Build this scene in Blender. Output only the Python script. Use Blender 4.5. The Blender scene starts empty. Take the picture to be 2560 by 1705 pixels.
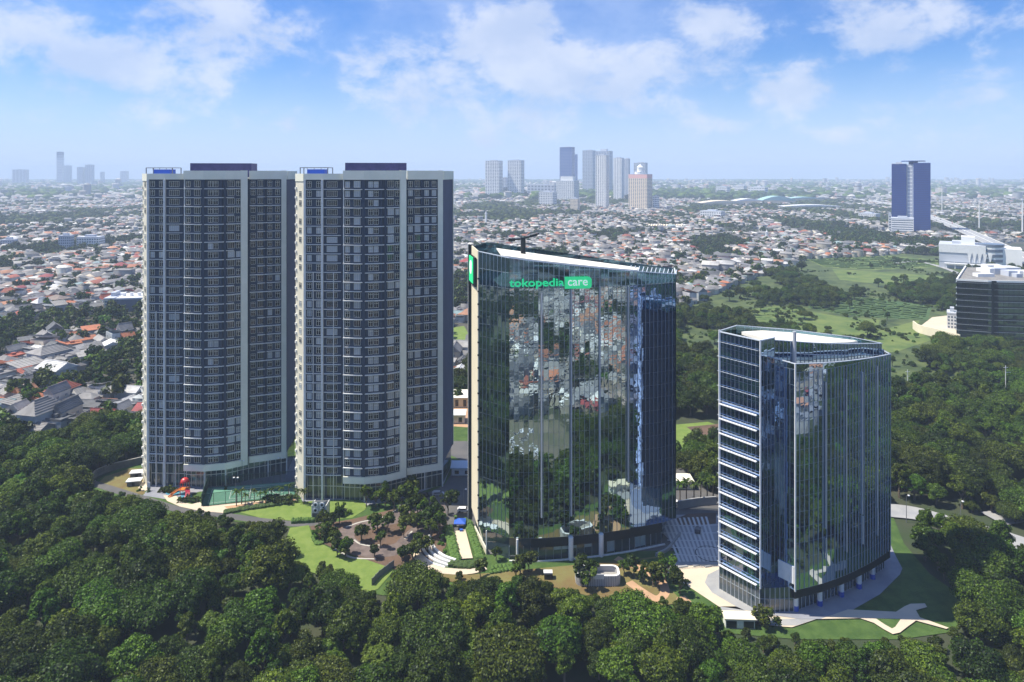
import bpy, bmesh, math, random
import numpy as np
from mathutils import Vector, Matrix
random.seed(7); rng = np.random.default_rng(11)
S = bpy.context.scene
COL = S.collection
R = math.radians

# ---------------------------------------------------------------- camera
H, F, HZ, CX = 118.0, 1707.0, 432.0, 1280.0      # metres, focal length / horizon / centre in photo pixels
cd = bpy.data.cameras.new('camera'); cam = bpy.data.objects.new('camera', cd); COL.objects.link(cam)
cam.location = (0, 0, H); cam.rotation_euler = (R(90), 0, 0)
cd.sensor_width = 36; cd.lens = F / 2560 * 36; cd.shift_y = -(852.5 - HZ) / 2560
cd.clip_start = 0.5; cd.clip_end = 40000
S.camera = cam

# ---------------------------------------------------------------- light
SUN_EL, SUN_AZ = 59.0, 3.0         # the sun stands to the left (west), a touch behind the towers
sd = bpy.data.lights.new('sun', 'SUN'); sun = bpy.data.objects.new('sun', sd); COL.objects.link(sun)
sd.energy = 5.0; sd.angle = R(0.5); sd.color = (1.0, 0.93, 0.80)
to_sun = Vector((-math.cos(R(SUN_EL)) * math.cos(R(SUN_AZ)), math.cos(R(SUN_EL)) * math.sin(R(SUN_AZ)), math.sin(R(SUN_EL))))
sun.rotation_euler = to_sun.to_track_quat('Z', 'Y').to_euler()

S.view_settings.view_transform = 'Standard'; S.view_settings.look = 'None'
S.view_settings.exposure = 0.58; S.view_settings.gamma = 1.0; S.view_settings.use_curve_mapping = False
S.render.engine = 'CYCLES'
S.cycles.volume_bounces = 1; S.cycles.max_bounces = 6; S.cycles.transparent_max_bounces = 12
S.cycles.use_denoising = True

W = bpy.data.worlds.new('World'); S.world = W; W.use_nodes = True
class N:                                # tiny node helper
    def __init__(s, tree): s.t = tree; tree.nodes.clear()
    def n(s, kind, inp=None, **kw):
        nd = s.t.nodes.new(kind)
        for k, v in kw.items(): setattr(nd, k, v)
        for k, v in (inp or {}).items():
            if hasattr(v, 'is_output'): s.t.links.new(v, nd.inputs[k])
            else: nd.inputs[k].default_value = v
        return nd
    def m(s, op, a, b=0.0, c=None):
        i = {0: a, 1: b}
        if c is not None: i[2] = c
        return s.n('ShaderNodeMath', i, operation=op).outputs[0]
    def mix(s, f, a, b, blend='MIX'):
        nd = s.t.nodes.new('ShaderNodeMix'); nd.data_type = 'RGBA'; nd.blend_type = blend
        for i, v in ((0, f), (6, a), (7, b)):
            if hasattr(v, 'is_output'): s.t.links.new(v, nd.inputs[i])
            else: nd.inputs[i].default_value = v if i == 0 or len(v) == 4 else (*v, 1)
        return nd.outputs[2]
    def ss(s, x, a, b):
        nd = s.n('ShaderNodeMapRange', {'Value': x, 'From Min': a, 'From Max': b}, interpolation_type='SMOOTHSTEP'); return nd.outputs[0]
w = N(W.node_tree)
sky = w.n('ShaderNodeTexSky', sky_type='NISHITA'); sky.sun_disc = False
sky.sun_elevation = R(SUN_EL); sky.sun_rotation = math.atan2(to_sun.x, to_sun.y); sky.air_density = 1.2; sky.dust_density = 0.25; sky.ozone_density = 4.0; sky.altitude = 100
hs = w.n('ShaderNodeHueSaturation', {'Color': sky.outputs[0], 'Saturation': 1.25, 'Value': 1.22, 'Hue': 0.5})
skyc = w.mix(1.0, hs.outputs[0], (0.74, 0.88, 1.26), 'MULTIPLY')
geo = w.n('ShaderNodeTexCoord').outputs['Generated']
sep = w.n('ShaderNodeSeparateXYZ', {0: geo})
az = w.m('ARCTAN2', sep.outputs[0], sep.outputs[1]); el = w.m('ARCSINE', sep.outputs[2])
# clouds lie in azimuth / elevation; a wide noise field all round, thickened where the photograph has its big ones
P = w.n('ShaderNodeCombineXYZ', {0: w.m('MULTIPLY', az, 1.0), 1: w.m('MULTIPLY', el, 1.55), 2: 0.3}).outputs[0]
nz = w.n('ShaderNodeTexNoise', {'Vector': P, 'Scale': 14.0, 'Detail': 12.0, 'Roughness': 0.60, 'Distortion': 0.15}).outputs[0]
nz2 = w.n('ShaderNodeTexNoise', {'Vector': P, 'Scale': 2.2, 'Detail': 3.0, 'Roughness': 0.5}).outputs[0]
# (photo x, photo y, half width, half height, strength)
CL = [(130,110,270,60,.34),(330,160,110,55,.26),(600,80,135,75,.36),(1010,165,130,60,.22),(1240,120,140,100,.36),(1420,190,200,60,.36),(1330,70,70,120,.24),(1600,180,60,50,.24),(1790,70,130,90,.33),(1960,230,95,55,.32),
      (2180,60,140,70,.34),(2420,40,160,45,.2),(1080,250,90,35,.22),(1370,320,140,40,.22),(900,230,120,60,.18),(420,265,120,40,.16),(1800,315,60,20,.18),(2240,260,90,45,.14),(60,60,90,50,.16),(2500,200,100,80,.12),(500,20,120,30,.14),(130,300,260,60,.16),(700,300,150,40,.14),(1650,280,120,35,.16),(2050,330,160,30,.16),(2350,330,150,40,.16),(1150,350,120,25,.14)]
blob = None
for px, py, hw, hh, st in CL:
    a0 = math.atan((px - CX) / F); e0 = math.atan((HZ - py) / math.hypot(F, px - CX))
    dx = w.m('MULTIPLY', w.m('SUBTRACT', az, a0), F / hw * 0.95); dy = w.m('MULTIPLY', w.m('SUBTRACT', el, e0), F / hh * 0.8)
    d2 = w.m('ADD', w.m('MULTIPLY', dx, dx), w.m('MULTIPLY', dy, dy))
    g = w.m('MULTIPLY', w.m('EXPONENT', w.m('MULTIPLY', d2, -1.0)), st * .95)
    blob = g if blob is None else w.m('ADD', blob, g)
dens = w.m('ADD', w.m('ADD', nz, w.m('MULTIPLY', nz2, 0.16)), blob)
cov = w.ss(dens, 0.69, 0.97)
shade = w.ss(w.n('ShaderNodeTexNoise', {'Vector': w.n('ShaderNodeVectorMath', {0: P, 1: (0.01, -0.03, 0)}, operation='ADD').outputs[0], 'Scale': 9.0, 'Detail': 6.0, 'Roughness': 0.55}).outputs[0], 0.3, 0.7)
ccol = w.mix(shade, (6.2, 7.3, 9.6), (8.6, 9.2, 10.6))
veil = w.ss(w.m('ADD', nz2, w.m('MULTIPLY', nz, 0.5)), 0.55, 1.0)
c0 = w.mix(w.m('MULTIPLY', veil, 0.5), skyc, (6.0, 7.4, 10.8))
low = w.m('SUBTRACT', 1.0, w.ss(el, 0.0, 0.17)); c0 = w.mix(w.m('MULTIPLY', low, 0.65), c0, (6.4, 8.4, 12.2))
c1 = w.mix(w.m('MULTIPLY', cov, 0.74), c0, ccol)
bg = w.n('ShaderNodeBackground', {'Color': c1, 'Strength': 0.066})
w.n('ShaderNodeOutputWorld', {0: bg.outputs[0]})

# ---------------------------------------------------------------- helpers
def G(px, py, z=0.0):
    """the point at height z seen at photo pixel (px, py)"""
    d = F * (H - z) / (py - HZ); return ((px - CX) / F * d, d)
def GP(pts, z=0.0): return [G(x, y, z) for x, y in pts]
MATS = {}
def mat(name, col, rough=0.7, metal=0.0, noise=None, ior=None, bump=None, rand=0.0, emit=None, spec=None):
    """a procedural material; noise = (scale, second colour, detail), rand = value change from one object to the next"""
    if name in MATS: return MATS[name]
    m = bpy.data.materials.new(name); m.use_nodes = True; t = N(m.node_tree)
    c = (*col, 1.0)
    tc = t.n('ShaderNodeTexCoord').outputs['Object']
    if noise:
        f = t.n('ShaderNodeTexNoise', {'Vector': tc, 'Scale': noise[0], 'Detail': noise[2] if len(noise) > 2 else 5.0, 'Roughness': 0.65}).outputs[0]
        c = t.mix(t.ss(f, 0.35, 0.65), col, noise[1])
    if rand:
        rv = t.n('ShaderNodeObjectInfo').outputs['Random']
        mul = t.m('ADD', t.m('MULTIPLY', rv, rand), 1 - rand / 2)
        cmb = t.n('ShaderNodeCombineXYZ', {0: mul, 1: mul, 2: mul}).outputs[0]
        c = t.mix(1.0, c, cmb, 'MULTIPLY')
    b = t.n('ShaderNodeBsdfPrincipled', {'Base Color': c, 'Roughness': rough, 'Metallic': metal})
    if ior: b.inputs['IOR'].default_value = ior
    if spec is not None: b.inputs['Specular IOR Level'].default_value = spec
    if bump:
        bf = t.n('ShaderNodeTexNoise', {'Vector': tc, 'Scale': bump[0], 'Detail': 2.0}).outputs[0]
        t.t.links.new(t.n('ShaderNodeBump', {'Height': bf, 'Strength': bump[1], 'Distance': bump[2]}).outputs[0], b.inputs['Normal'])
    if emit: b.inputs['Emission Color'].default_value = (*emit[0], 1); b.inputs['Emission Strength'].default_value = emit[1]
    t.n('ShaderNodeOutputMaterial', {0: b.outputs[0]})
    MATS[name] = m; return m

def tag(o, label=None, cat=None, group=None, kind=None):
    if label: o['label'] = label
    if cat: o['category'] = cat
    if group: o['group'] = group
    if kind: o['kind'] = kind
    return o
def empty(name, loc=(0, 0, 0), label=None, cat=None, group=None, rz=0.0):
    o = bpy.data.objects.new(name, None); COL.objects.link(o); o.location = loc; o.rotation_euler = (0, 0, rz); o.empty_display_size = 1
    return tag(o, label, cat, group)
def link(name, me, parent=None, loc=None, rot=None, scl=None):
    o = bpy.data.objects.new(name, me); COL.objects.link(o)
    if parent is not None: o.parent = parent
    if loc is not None: o.location = loc
    if rot is not None: o.rotation_euler = rot
    if scl is not None: o.scale = scl
    return o
class MB:
    def __init__(s): s.v = []; s.f = []; s.m = []
    def face(s, pts, m=0):
        k = len(s.v); s.v += [tuple(p) for p in pts]; s.f.append(tuple(range(k, k + len(pts)))); s.m.append(m)
    def box(s, x0, x1, y0, y1, z0, z1, m=0, M=None):
        P = [Vector((x, y, z)) for z in (z0, z1) for x, y in ((x0, y0), (x1, y0), (x1, y1), (x0, y1))]
        if M is not None: P = [M @ p for p in P]
        k = len(s.v); s.v += [tuple(p) for p in P]
        for f in ((0, 3, 2, 1), (4, 5, 6, 7), (0, 1, 5, 4), (1, 2, 6, 5), (2, 3, 7, 6), (3, 0, 4, 7)): s.f.append(tuple(k + i for i in f)); s.m.append(m)
    def bar(s, a, b, wd, ht=None, m=0):
        a, b = Vector(a), Vector(b); d = (b - a); L = d.length
        if L < 1e-6: return
        q = d.to_track_quat('X', 'Z').to_matrix().to_4x4(); q.translation = a
        h = (ht or wd) / 2; s.box(0, L, -wd / 2, wd / 2, -h, h, m, q)
    def prism(s, poly, z0, z1, m=0, mtop=None):
        """poly = xy list counter-clockwise from above; z1 may be a function of (x, y)"""
        n = len(poly); t = z1 if callable(z1) else (lambda x, y: z1); b = z0 if callable(z0) else (lambda x, y: z0)
        if sum(poly[i][0] * poly[(i + 1) % n][1] - poly[(i + 1) % n][0] * poly[i][1] for i in range(n)) < 0: poly = poly[::-1]
        k = len(s.v); s.v += [(x, y, b(x, y)) for x, y in poly] + [(x, y, t(x, y)) for x, y in poly]
        for i in range(n):
            j = (i + 1) % n; s.f.append((k + i, k + j, k + n + j, k + n + i)); s.m.append(m)
        s.f.append(tuple(range(k + n, k + 2 * n))); s.m.append(m if mtop is None else mtop)
        s.f.append(tuple(range(k + n - 1, k - 1, -1))); s.m.append(m)
    def cyl(s, c, r, z0, z1, n=12, m=0, r1=None):
        r1 = r if r1 is None else r1; k = len(s.v)
        for rr, z in ((r, z0), (r1, z1)): s.v += [(c[0] + rr * math.cos(2 * math.pi * i / n), c[1] + rr * math.sin(2 * math.pi * i / n), z) for i in range(n)]
        for i in range(n):
            j = (i + 1) % n; s.f.append((k + i, k + j, k + n + j, k + n + i)); s.m.append(m)
        s.f.append(tuple(range(k + n, k + 2 * n))); s.m.append(m); s.f.append(tuple(range(k + n - 1, k - 1, -1))); s.m.append(m)
    def ribbon(s, pts, z0, z1, o0, o1, m=0, closed=False):
        """a wall along the polyline between offsets o0 and o1 (outwards); z0/z1 may be functions of (x, y)"""
        n = len(pts); nm = normals(pts, closed)
        A = [(p[0] + q[0] * o0, p[1] + q[1] * o0) for p, q in zip(pts, nm)]; B = [(p[0] + q[0] * o1, p[1] + q[1] * o1) for p, q in zip(pts, nm)]
        zf = lambda z, p: z(*p) if callable(z) else z
        k = len(s.v)
        for a, b, p in zip(A, B, pts): s.v += [(*a, zf(z0, p)), (*b, zf(z0, p)), (*b, zf(z1, p)), (*a, zf(z1, p))]
        for i in range(n if closed else n - 1):
            a = k + 4 * i; b = k + 4 * ((i + 1) % n)
            for u in range(4):
                v = (u + 1) % 4; s.f.append((a + u, a + v, b + v, b + u)); s.m.append(m)
        if not closed:
            s.f.append((k, k + 3, k + 2, k + 1)); s.m.append(m); e = k + 4 * (n - 1); s.f.append((e, e + 1, e + 2, e + 3)); s.m.append(m)
    def mesh(s, name, mats):
        me = bpy.data.meshes.new(name); me.from_pydata(s.v, [], s.f)
        for x in (mats if isinstance(mats, (list, tuple)) else [mats]): me.materials.append(x)
        if any(s.m): me.polygons.foreach_set('material_index', s.m)
        me.update(); return me
    def build(s, name, mats, parent=None, **kw): return link(name, s.mesh(name, mats), parent, **kw)
def normals(pts, closed=False):
    n = len(pts); out = []
    for i in range(n):
        a = pts[i - 1] if (i or closed) else pts[i]; b = pts[(i + 1) % n] if (i < n - 1 or closed) else pts[i]
        p = pts[i]; es = []
        for u, v in ((a, p), (p, b)):
            dx, dy = v[0] - u[0], v[1] - u[1]; L = math.hypot(dx, dy)
            if L > 1e-9: es.append((dy / L, -dx / L))
        x = sum(e[0] for e in es); y = sum(e[1] for e in es); L = math.hypot(x, y); x /= L; y /= L
        c = max(0.35, x * es[0][0] + y * es[0][1]); out.append((x / c, y / c))
    return out
def resample(pts, step):
    """cut each polyline edge into equal pieces near the step; returns the points"""
    out = [pts[0]]
    for a, b in zip(pts, pts[1:]):
        n = max(1, round(math.dist(a, b) / step))
        out += [(a[0] + (b[0] - a[0]) * i / n, a[1] + (b[1] - a[1]) * i / n) for i in range(1, n + 1)]
    return out
def smooth(pts, n=8):
    """Catmull-Rom through the points"""
    q = [np.array(p, float) for p in pts]; q = [2 * q[0] - q[1]] + q + [2 * q[-1] - q[-2]]; out = []
    for i in range(1, len(q) - 2):
        for k in range(n):
            t = k / n; a, b, c, d = q[i - 1:i + 3]
            out.append(tuple(0.5 * (2 * b + (c - a) * t + (2 * a - 5 * b + 4 * c - d) * t * t + (3 * b - a - 3 * c + d) * t ** 3)))
    return out + [tuple(q[-2])]
def inside(poly, x, y):
    """points-in-polygon for numpy arrays"""
    c = np.zeros(np.shape(x), bool); n = len(poly)
    for i in range(n):
        x0, y0 = poly[i]; x1, y1 = poly[(i + 1) % n]
        if y0 == y1: continue
        c ^= ((y0 > y) != (y1 > y)) & (x < (x1 - x0) * (y - y0) / (y1 - y0) + x0)
    return c
def vnoise(x, y, sc, seed=0):
    """smooth value noise 0..1 on numpy arrays"""
    x = x / sc; y = y / sc; xi = np.floor(x).astype(np.int64); yi = np.floor(y).astype(np.int64); fx = x - xi; fy = y - yi
    h = lambda a, b: (((a * 374761393 + b * 668265263 + seed * 982451653) ^ ((a * 1274126177 + b * 83492791) >> 7)) & 0xffff) / 65535.0
    fx = fx * fx * (3 - 2 * fx); fy = fy * fy * (3 - 2 * fy)
    return (h(xi, yi) * (1 - fx) + h(xi + 1, yi) * fx) * (1 - fy) + (h(xi, yi + 1) * (1 - fx) + h(xi + 1, yi + 1) * fx) * fy
def sheet(name, poly, z, m, label=None, kind='structure'):
    b = MB(); b.face([(x, y, z) for x, y in poly] if sum(poly[i][0] * poly[(i + 1) % len(poly)][1] - poly[(i + 1) % len(poly)][0] * poly[i][1] for i in range(len(poly))) > 0 else [(x, y, z) for x, y in poly[::-1]])
    me = b.mesh(name, m); bm = bmesh.new(); bm.from_mesh(me); bmesh.ops.triangulate(bm, faces=bm.faces[:]); bm.to_mesh(me); bm.free()
    o = link(name, me); tag(o, label, kind=kind); return o
def strip(pts, wd):
    nm = normals(pts); return [(p[0] + q[0] * wd / 2, p[1] + q[1] * wd / 2) for p, q in zip(pts, nm)] + [(p[0] - q[0] * wd / 2, p[1] - q[1] * wd / 2) for p, q in list(zip(pts, nm))[::-1]]

# ---------------------------------------------------------------- air
hz = bpy.data.materials.new('haze_air'); hz.use_nodes = True; t = N(hz.node_tree)
vol = t.n('ShaderNodeVolumePrincipled', {'Color': (0.66, 0.81, 1.0, 1), 'Density': 1.55e-4, 'Anisotropy': 0.0})
out = t.n('ShaderNodeOutputMaterial'); t.t.links.new(vol.outputs[0], out.inputs['Volume'])
b = MB(); b.box(-11000, 11000, -3000, 13500, -1.0, 240); o = b.build('haze', hz); tag(o, 'pale blue air that fades the far city', kind='stuff')
# ---------------------------------------------------------------- ground
m_ground = mat('ground_earth', (0.03, 0.05, 0.015), 0.95, noise=(0.05, (0.045, 0.05, 0.025)))
o = sheet('ground', [(-10500, -2800), (10500, -2800), (10500, 13000), (-10500, 13000)], 0.0, m_ground, 'dark earth and scrub under the woods')
# ================================================================ apartment towers
m_wall = mat('apartment_wall', (0.036, 0.052, 0.078), 0.8, noise=(0.3, (0.044, 0.061, 0.090)))
m_band = mat('band_panel', (0.78, 0.77, 0.62), 0.55, noise=(0.2, (0.84, 0.83, 0.68)))
m_cream = mat('cream_render', (0.66, 0.62, 0.48), 0.7, noise=(0.3, (0.72, 0.68, 0.55)))
m_slab = mat('balcony_edge', (0.66, 0.66, 0.62), 0.6, noise=(0.8, (0.76, 0.76, 0.72)))
m_frame = mat('window_frame', (0.74, 0.72, 0.60), 0.5)
m_glassd = mat('dark_window', (0.008, 0.010, 0.014), 0.08, ior=1.5, noise=(0.35, (0.02, 0.023, 0.028)))
m_curt = mat('curtained_window', (0.28, 0.31, 0.34), 0.4, noise=(3.0, (0.40, 0.43, 0.46)), rand=0.5)
m_white = mat('white_paint', (0.78, 0.78, 0.76), 0.5, noise=(0.5, (0.70, 0.70, 0.68)))
m_side = mat('dark_side_wall', (0.075, 0.082, 0.135), 0.75, noise=(0.15, (0.09, 0.097, 0.155)))
m_pent = mat('penthouse_cladding', (0.025, 0.026, 0.11), 0.6, noise=(0.6, (0.045, 0.042, 0.15)))
m_blue = mat('blue_tank', (0.02, 0.10, 0.55), 0.5)
m_steel = mat('grey_steel', (0.20, 0.21, 0.23), 0.5, 0.3)
m_dark = mat('dark_opening', (0.015, 0.018, 0.022), 0.6)
m_lobby = mat('lobby_glass', (0.03, 0.05, 0.06), 0.06, ior=1.9)

def window_mesh(name, wd, ht, cols, glass, transom=True):
    """one framed window: panes set back behind a real frame; faces -y"""
    b = MB(); f = 0.09
    b.box(-wd / 2, wd / 2, -0.02, 0.02, 0, ht, 1)
    for i in range(cols + 1):
        x = -wd / 2 + i * wd / cols; b.box(x - f / 2, x + f / 2, -0.12, -0.02, 0, ht, 0)
    b.box(-wd / 2, wd / 2, -0.10, -0.02, 0, f, 0); b.box(-wd / 2, wd / 2, -0.10, -0.02, ht - f, ht, 0)
    if transom: b.box(-wd / 2, wd / 2, -0.10, -0.02, ht * 0.68, ht * 0.68 + f, 0)
    return b.mesh(name, [m_frame, glass])
WM = {}
for g, gm in (('d', m_glassd), ('c', m_curt)):
    WM['s' + g] = window_mesh('window', 1.55, 2.15, 2, gm); WM['w' + g] = window_mesh('window', 3.7, 2.1, 5, gm, False)
    WM['b' + g] = window_mesh('window', 2.3, 2.35, 3, gm, False); WM['p' + g] = window_mesh('window', 1.9, 2.2, 2, gm)

NF, FH, ZB, ZT = 32, 3.32, 9.25, 115.5
def apartment(dx, dy, label, seed):
    rnd = random.Random(seed)
    root = empty('apartment_tower', (-115 + dx, 262 + dy, 0), label, 'apartment tower', 'pair of grey apartment towers')
    ox, oy = -115, 262                                    # plan below is in the left tower's own ground coordinates
    L = lambda pts: [(x - ox, y - oy) for x, y in pts]
    P0, P1, PAB, PB1 = (-141.4, 262), (-137, 257), (-130.2, 256.4), (-123.4, 256.4)
    C0, C1, D1, E0, E1 = (-122.4, 255.2), (-114.8, 254.6), (-107.6, 256.2), (-107.6, 256.2), (-101.0, 260.4)
    F0, F1 = (-100.8, 261.9), (-88.1, 266.6)
    BK1, BK0 = ((-90.2, 285) if seed == 1 else (-86.0, 285)), (-143, 280)
    # body: whole mass, then the columns
    (P0, P1, PAB, PB1, C0, C1, D1, E0, E1, F0, F1, BK1, BK0) = L([P0, P1, PAB, PB1, C0, C1, D1, E0, E1, F0, F1, BK1, BK0])
    front = [P1, PAB, PB1, (PB1[0] + .05, C0[1] + .3), C0, C1, D1, E0, E1, F0, F1]
    body = [P0, P1, PAB, PB1, C0, C1, D1, E1, F0, F1, BK1, BK0]
    b = MB(); b.prism(body, 9.4, ZT + 0.2); b.build('wall', m_wall, root)
    nm_in = 1.3                                           # glass lobby set back under the body
    lob = [(P0[0] + .6, P0[1] + 1), (P1[0] + .8, P1[1] + 1), (PB1[0], PB1[1] + .9), (C0[0], C0[1] + 1.6), (C1[0], C1[1] + 1.5), (D1[0], D1[1] + 1.5), (E1[0], E1[1] + 1.5), (F1[0] - .3, F1[1] + 1.2), (BK1[0] - .5, BK1[1] - .5), (BK0[0] + .5, BK0[1] - .5)]
    b = MB(); b.prism(lob, 0, 9.4); b.build('lobby', m_lobby, root)
    for i, p in enumerate(resample(lob[1:8], 2.0)):
        b = MB(); b.box(p[0] - .07, p[0] + .07, p[1] - .16, p[1] - .02, 0, 9.3); b.build('lobby_mullion', m_frame, root)
    b = MB(); b.ribbon(lob[1:8], 4.6, 4.8, 0.03, 0.15); b.build('lobby_transom', m_frame, root)
    for p in (C1, D1, ((F0[0] + F1[0]) / 2, (F0[1] + F1[1]) / 2), F1):
        b = MB(); b.box(p[0] - .2, p[0] + .2, p[1] + .15, p[1] + .6, 0, 9.39); b.build('column', m_slab, root)
    # dark end wall facing right
    b = MB(); b.ribbon([F1, BK1], 9.0, ZT - .2, .02, .22); b.build('end_wall', m_side, root)
    b = MB(); b.ribbon([(BK1[0] - .02, BK1[1] - .9), BK1], 9.0, 118.6, .24, .5); b.build('edge_trim', m_band, root)
    # cream end wall with its windows and ledges
    b = MB(); b.ribbon([P0, P1], 0, 114.8, .02, .3); b.build('cream_wall', m_cream, root)
    ang = math.atan2(P1[1] - P0[1], P1[0] - P0[0]); nx, ny = math.sin(ang), -math.cos(ang)
    for j in range(34):
        z = 3.0 + j * FH
        s_ = 0.62
        x, y = P0[0] + (P1[0] - P0[0]) * s_ + nx * .32, P0[1] + (P1[1] - P0[1]) * s_ + ny * .32
        if rnd.random() < .8: link('end_window', WM['p' + ('c' if rnd.random() < .45 else 'd')], root, (x, y, z), (0, 0, ang))
        b = MB(); x, y = P0[0] + (P1[0] - P0[0]) * .1, P0[1] + (P1[1] - P0[1]) * .1
        b.box(-.4, .4, -.75, -.31, z - .6, z + .25, 0, Matrix.Translation((x, y, 0)) @ Matrix.Rotation(ang, 4, 'Z'))
        b.build('ledge', m_slab, root)
    # bands (the wide pale frame round the projecting bay)
    def band(pts, z0, z1, o0=.05, o1=.75): b = MB(); b.ribbon(pts, z0, z1, o0, o1); return b.build('facade_band', m_band, root)
    EB = (E1[0] - 2.0, E1[1] - 1.33); FB = (F1[0] - 1.75, F1[1] - .64)
    band([C0, C1, D1, EB], 6.9, 9.3); band([EB, E1], 6.9, 118.9, .05, .8); band([C0, C1, D1, EB], ZT, 118.8)
    band([F0, FB], 6.9, 9.3); band([FB, F1], 6.9, 118.9, .05, .8); band([F0, FB], ZT, 118.8)
    band([P1, PAB, PB1, (PB1[0] + .9, PB1[1])], ZT, 117.7); band([P0, P1], 114.9, 117.7, .05, .5)
    band([F1, BK1], ZT - .1, 118.7, .05, .5)
    # white fins
    def fin(p, wd, z0, z1, dp=.7):
        b = MB(); b.box(p[0] - wd / 2, p[0] + wd / 2, p[1] - dp, p[1] - .02, z0, z1); b.build('fin', m_slab, root)
    fin((P1[0] + .3, P1[1] - .0), .7, 0, ZT, .8); fin(PAB, .65, 0, ZT - .05, 1.0)
    zl = 66 if seed == 1 else 82
    fin(((P1[0] + PAB[0]) / 2, (P1[1] + PAB[1]) / 2), .18, 0, zl); fin(((PAB[0] + PB1[0]) / 2 + .6, PAB[1]), .18, 0, zl)
    fin((C0[0] + .1, C0[1] + .02), .3, 9.4, ZT - .05, .35)
    # columns of windows: (start, end, [(place, mesh)], wall pilaster)
    cols = [(P1, PAB, [(.28, 's'), (.78, 's')]), (PAB, PB1, [(.50, 'w')]), (C0, C1, [(.20, 's'), (.66, 'b')]), (C1, D1, [(.30, 's'), (.56, 's')]),
            (E0, EB, [(.38, 'b'), (.86, 's')]), (F0, FB, [(.12, 's'), (.36, 'b'), (.64, 's'), (.88, 's')])]
    cand = []
    pc = .07 if seed == 1 else .30
    for j in range(NF + 1 + 0):
        zf = ZB + j * FH
        if zf > ZT - 2: break
        for ci, (a, c, ws) in enumerate(cols):
            an = math.atan2(c[1] - a[1], c[0] - a[0]); Lc = math.dist(a, c)
            cur = rnd.random() < pc
            for u, k in ws:
                g = 'c' if (cur and rnd.random() < .8) or rnd.random() < pc * .15 else 'd'
                x = a[0] + (c[0] - a[0]) * u + math.sin(an) * .04; y = a[1] + (c[1] - a[1]) * u - math.cos(an) * .04
                cand.append((j, k + g, (x, y, zf + .55), an))
    # rooms below the band in columns A and B run to the ground floor: slabs there too
    for j in range(0, NF + 1):
        zf = ZB + j * FH
        if zf > ZT - 1: break
        def slab(a, c, u0, u1, dp, th=.20):
            an = math.atan2(c[1] - a[1], c[0] - a[0]); Lc = math.dist(a, c)
            M = Matrix.Translation((a[0], a[1], zf)) @ Matrix.Rotation(an, 4, 'Z')
            b = MB(); b.box(Lc * u0, Lc * u1, -dp, -.01, -th, 0, 0, M)
            b.build('balcony_slab', m_slab, root)
        if j == 0: slab(P1, PAB, .04, .95, .55); slab(PAB, PB1, .05, .98, .55); continue
        slab(P1, PAB, .04, .95, .55, .22); slab(PAB, PB1, .05, .98, .55, .22)
        if j % 2: slab(C0, C1, .0, .93, .85, .27); slab(C1, D1, .02, .95, .75, .27); slab(E0, EB, .03, .98, .8, .27); slab(F0, FB, .02, .98, .75, .27)
        else: slab(C0, C1, .07, .90, .6, .22); slab(C1, D1, .02, .95, .65, .24); slab(E0, EB, .03, .55, .7, .24); slab(F0, FB, .25, .5, .6, .22); slab(F0, FB, .54, .98, .6, .22)
    # pilasters between the columns (real depth behind the slabs)
    for a, c, u in ((C0, C1, .93), (C1, D1, .0), (C1, D1, .82), (E0, EB, .02), (F0, FB, .48)):
        x = a[0] + (c[0] - a[0]) * u; y = a[1] + (c[1] - a[1]) * u
        b = MB(); b.box(x - .35, x + .35, y - .5, y + .1, 9.4, ZT - .1); b.build('pilaster', m_wall, root)
    cand.sort(key=lambda q: q[0]); n_own = 290
    for j, k, loc, an in cand[:n_own]: link('window', WM[k], root, loc, (0, 0, an))
    vs, fs, ms, base = [], [], [], 0                      # the far upper storeys' windows as one part
    for j, k, loc, an in cand[n_own:]:
        me = WM[k]; M = Matrix.Translation(loc) @ Matrix.Rotation(an, 4, 'Z')
        vs += [tuple(M @ v.co) for v in me.vertices]; fs += [tuple(base + i for i in p.vertices) for p in me.polygons]
        ms += [p.material_index + (2 if (k[-1] == 'c' and p.material_index == 1) else 0) - (1 if (k[-1] == 'c' and p.material_index == 1) else 0) for p in me.polygons]; base = len(vs)
    me = bpy.data.meshes.new('upper_windows'); me.from_pydata(vs, [], fs)
    for x in (m_frame, m_glassd, m_curt): me.materials.append(x)
    me.polygons.foreach_set('material_index', ms); tag(link('upper_windows', me, root), kind='stuff')
    # roof: parapet floor, penthouse, blue tank in its pipe frame
    b = MB(); b.prism([(p[0] * .995, p[1] + .8) for p in body], ZT + .25, ZT + .8); b.build('roof', m_slab, root)
    b = MB(); b.prism(L([(-123.5, 262), (-101.5, 266), (-103, 276), (-125, 274)]), ZT + .8, 121.7); b.build('penthouse', m_pent, root)
    b = MB(); b.box(-5.9, -4.1, 1.6, 4.5, 119.9, 120.7); b.build('roof_unit', m_white, root)
    b = MB(); b.prism(L([(-137.5, 262), (-131, 261.5), (-131, 266), (-138, 266)]), ZT + .8, 119.3); b.build('water_tank', m_blue, root)
    b = MB(); q = L([(-139.6, 260.6), (-129.4, 260.2), (-129.4, 267), (-140.2, 267)])
    for x, y in q: b.bar((x, y, ZT + .8), (x, y, 119.9), .28)
    for i in range(4): b.bar((*q[i], 119.9), (*q[(i + 1) % 4], 119.9), .22)
    for u in (.25, .5, .75): b.bar((q[0][0] + (q[1][0] - q[0][0]) * u, q[0][1], 119.2), (q[0][0] + (q[1][0] - q[0][0]) * u, q[0][1], 119.9), .12)
    b.build('roof_frame', m_steel, root)
    return root
apartment(0, 0, 'left grey apartment tower with mostly dark windows, behind the green sports court', 1)
apartment(62, -10.4, 'right grey apartment tower with many pale curtained windows, beside the glass office tower', 2)

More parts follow.
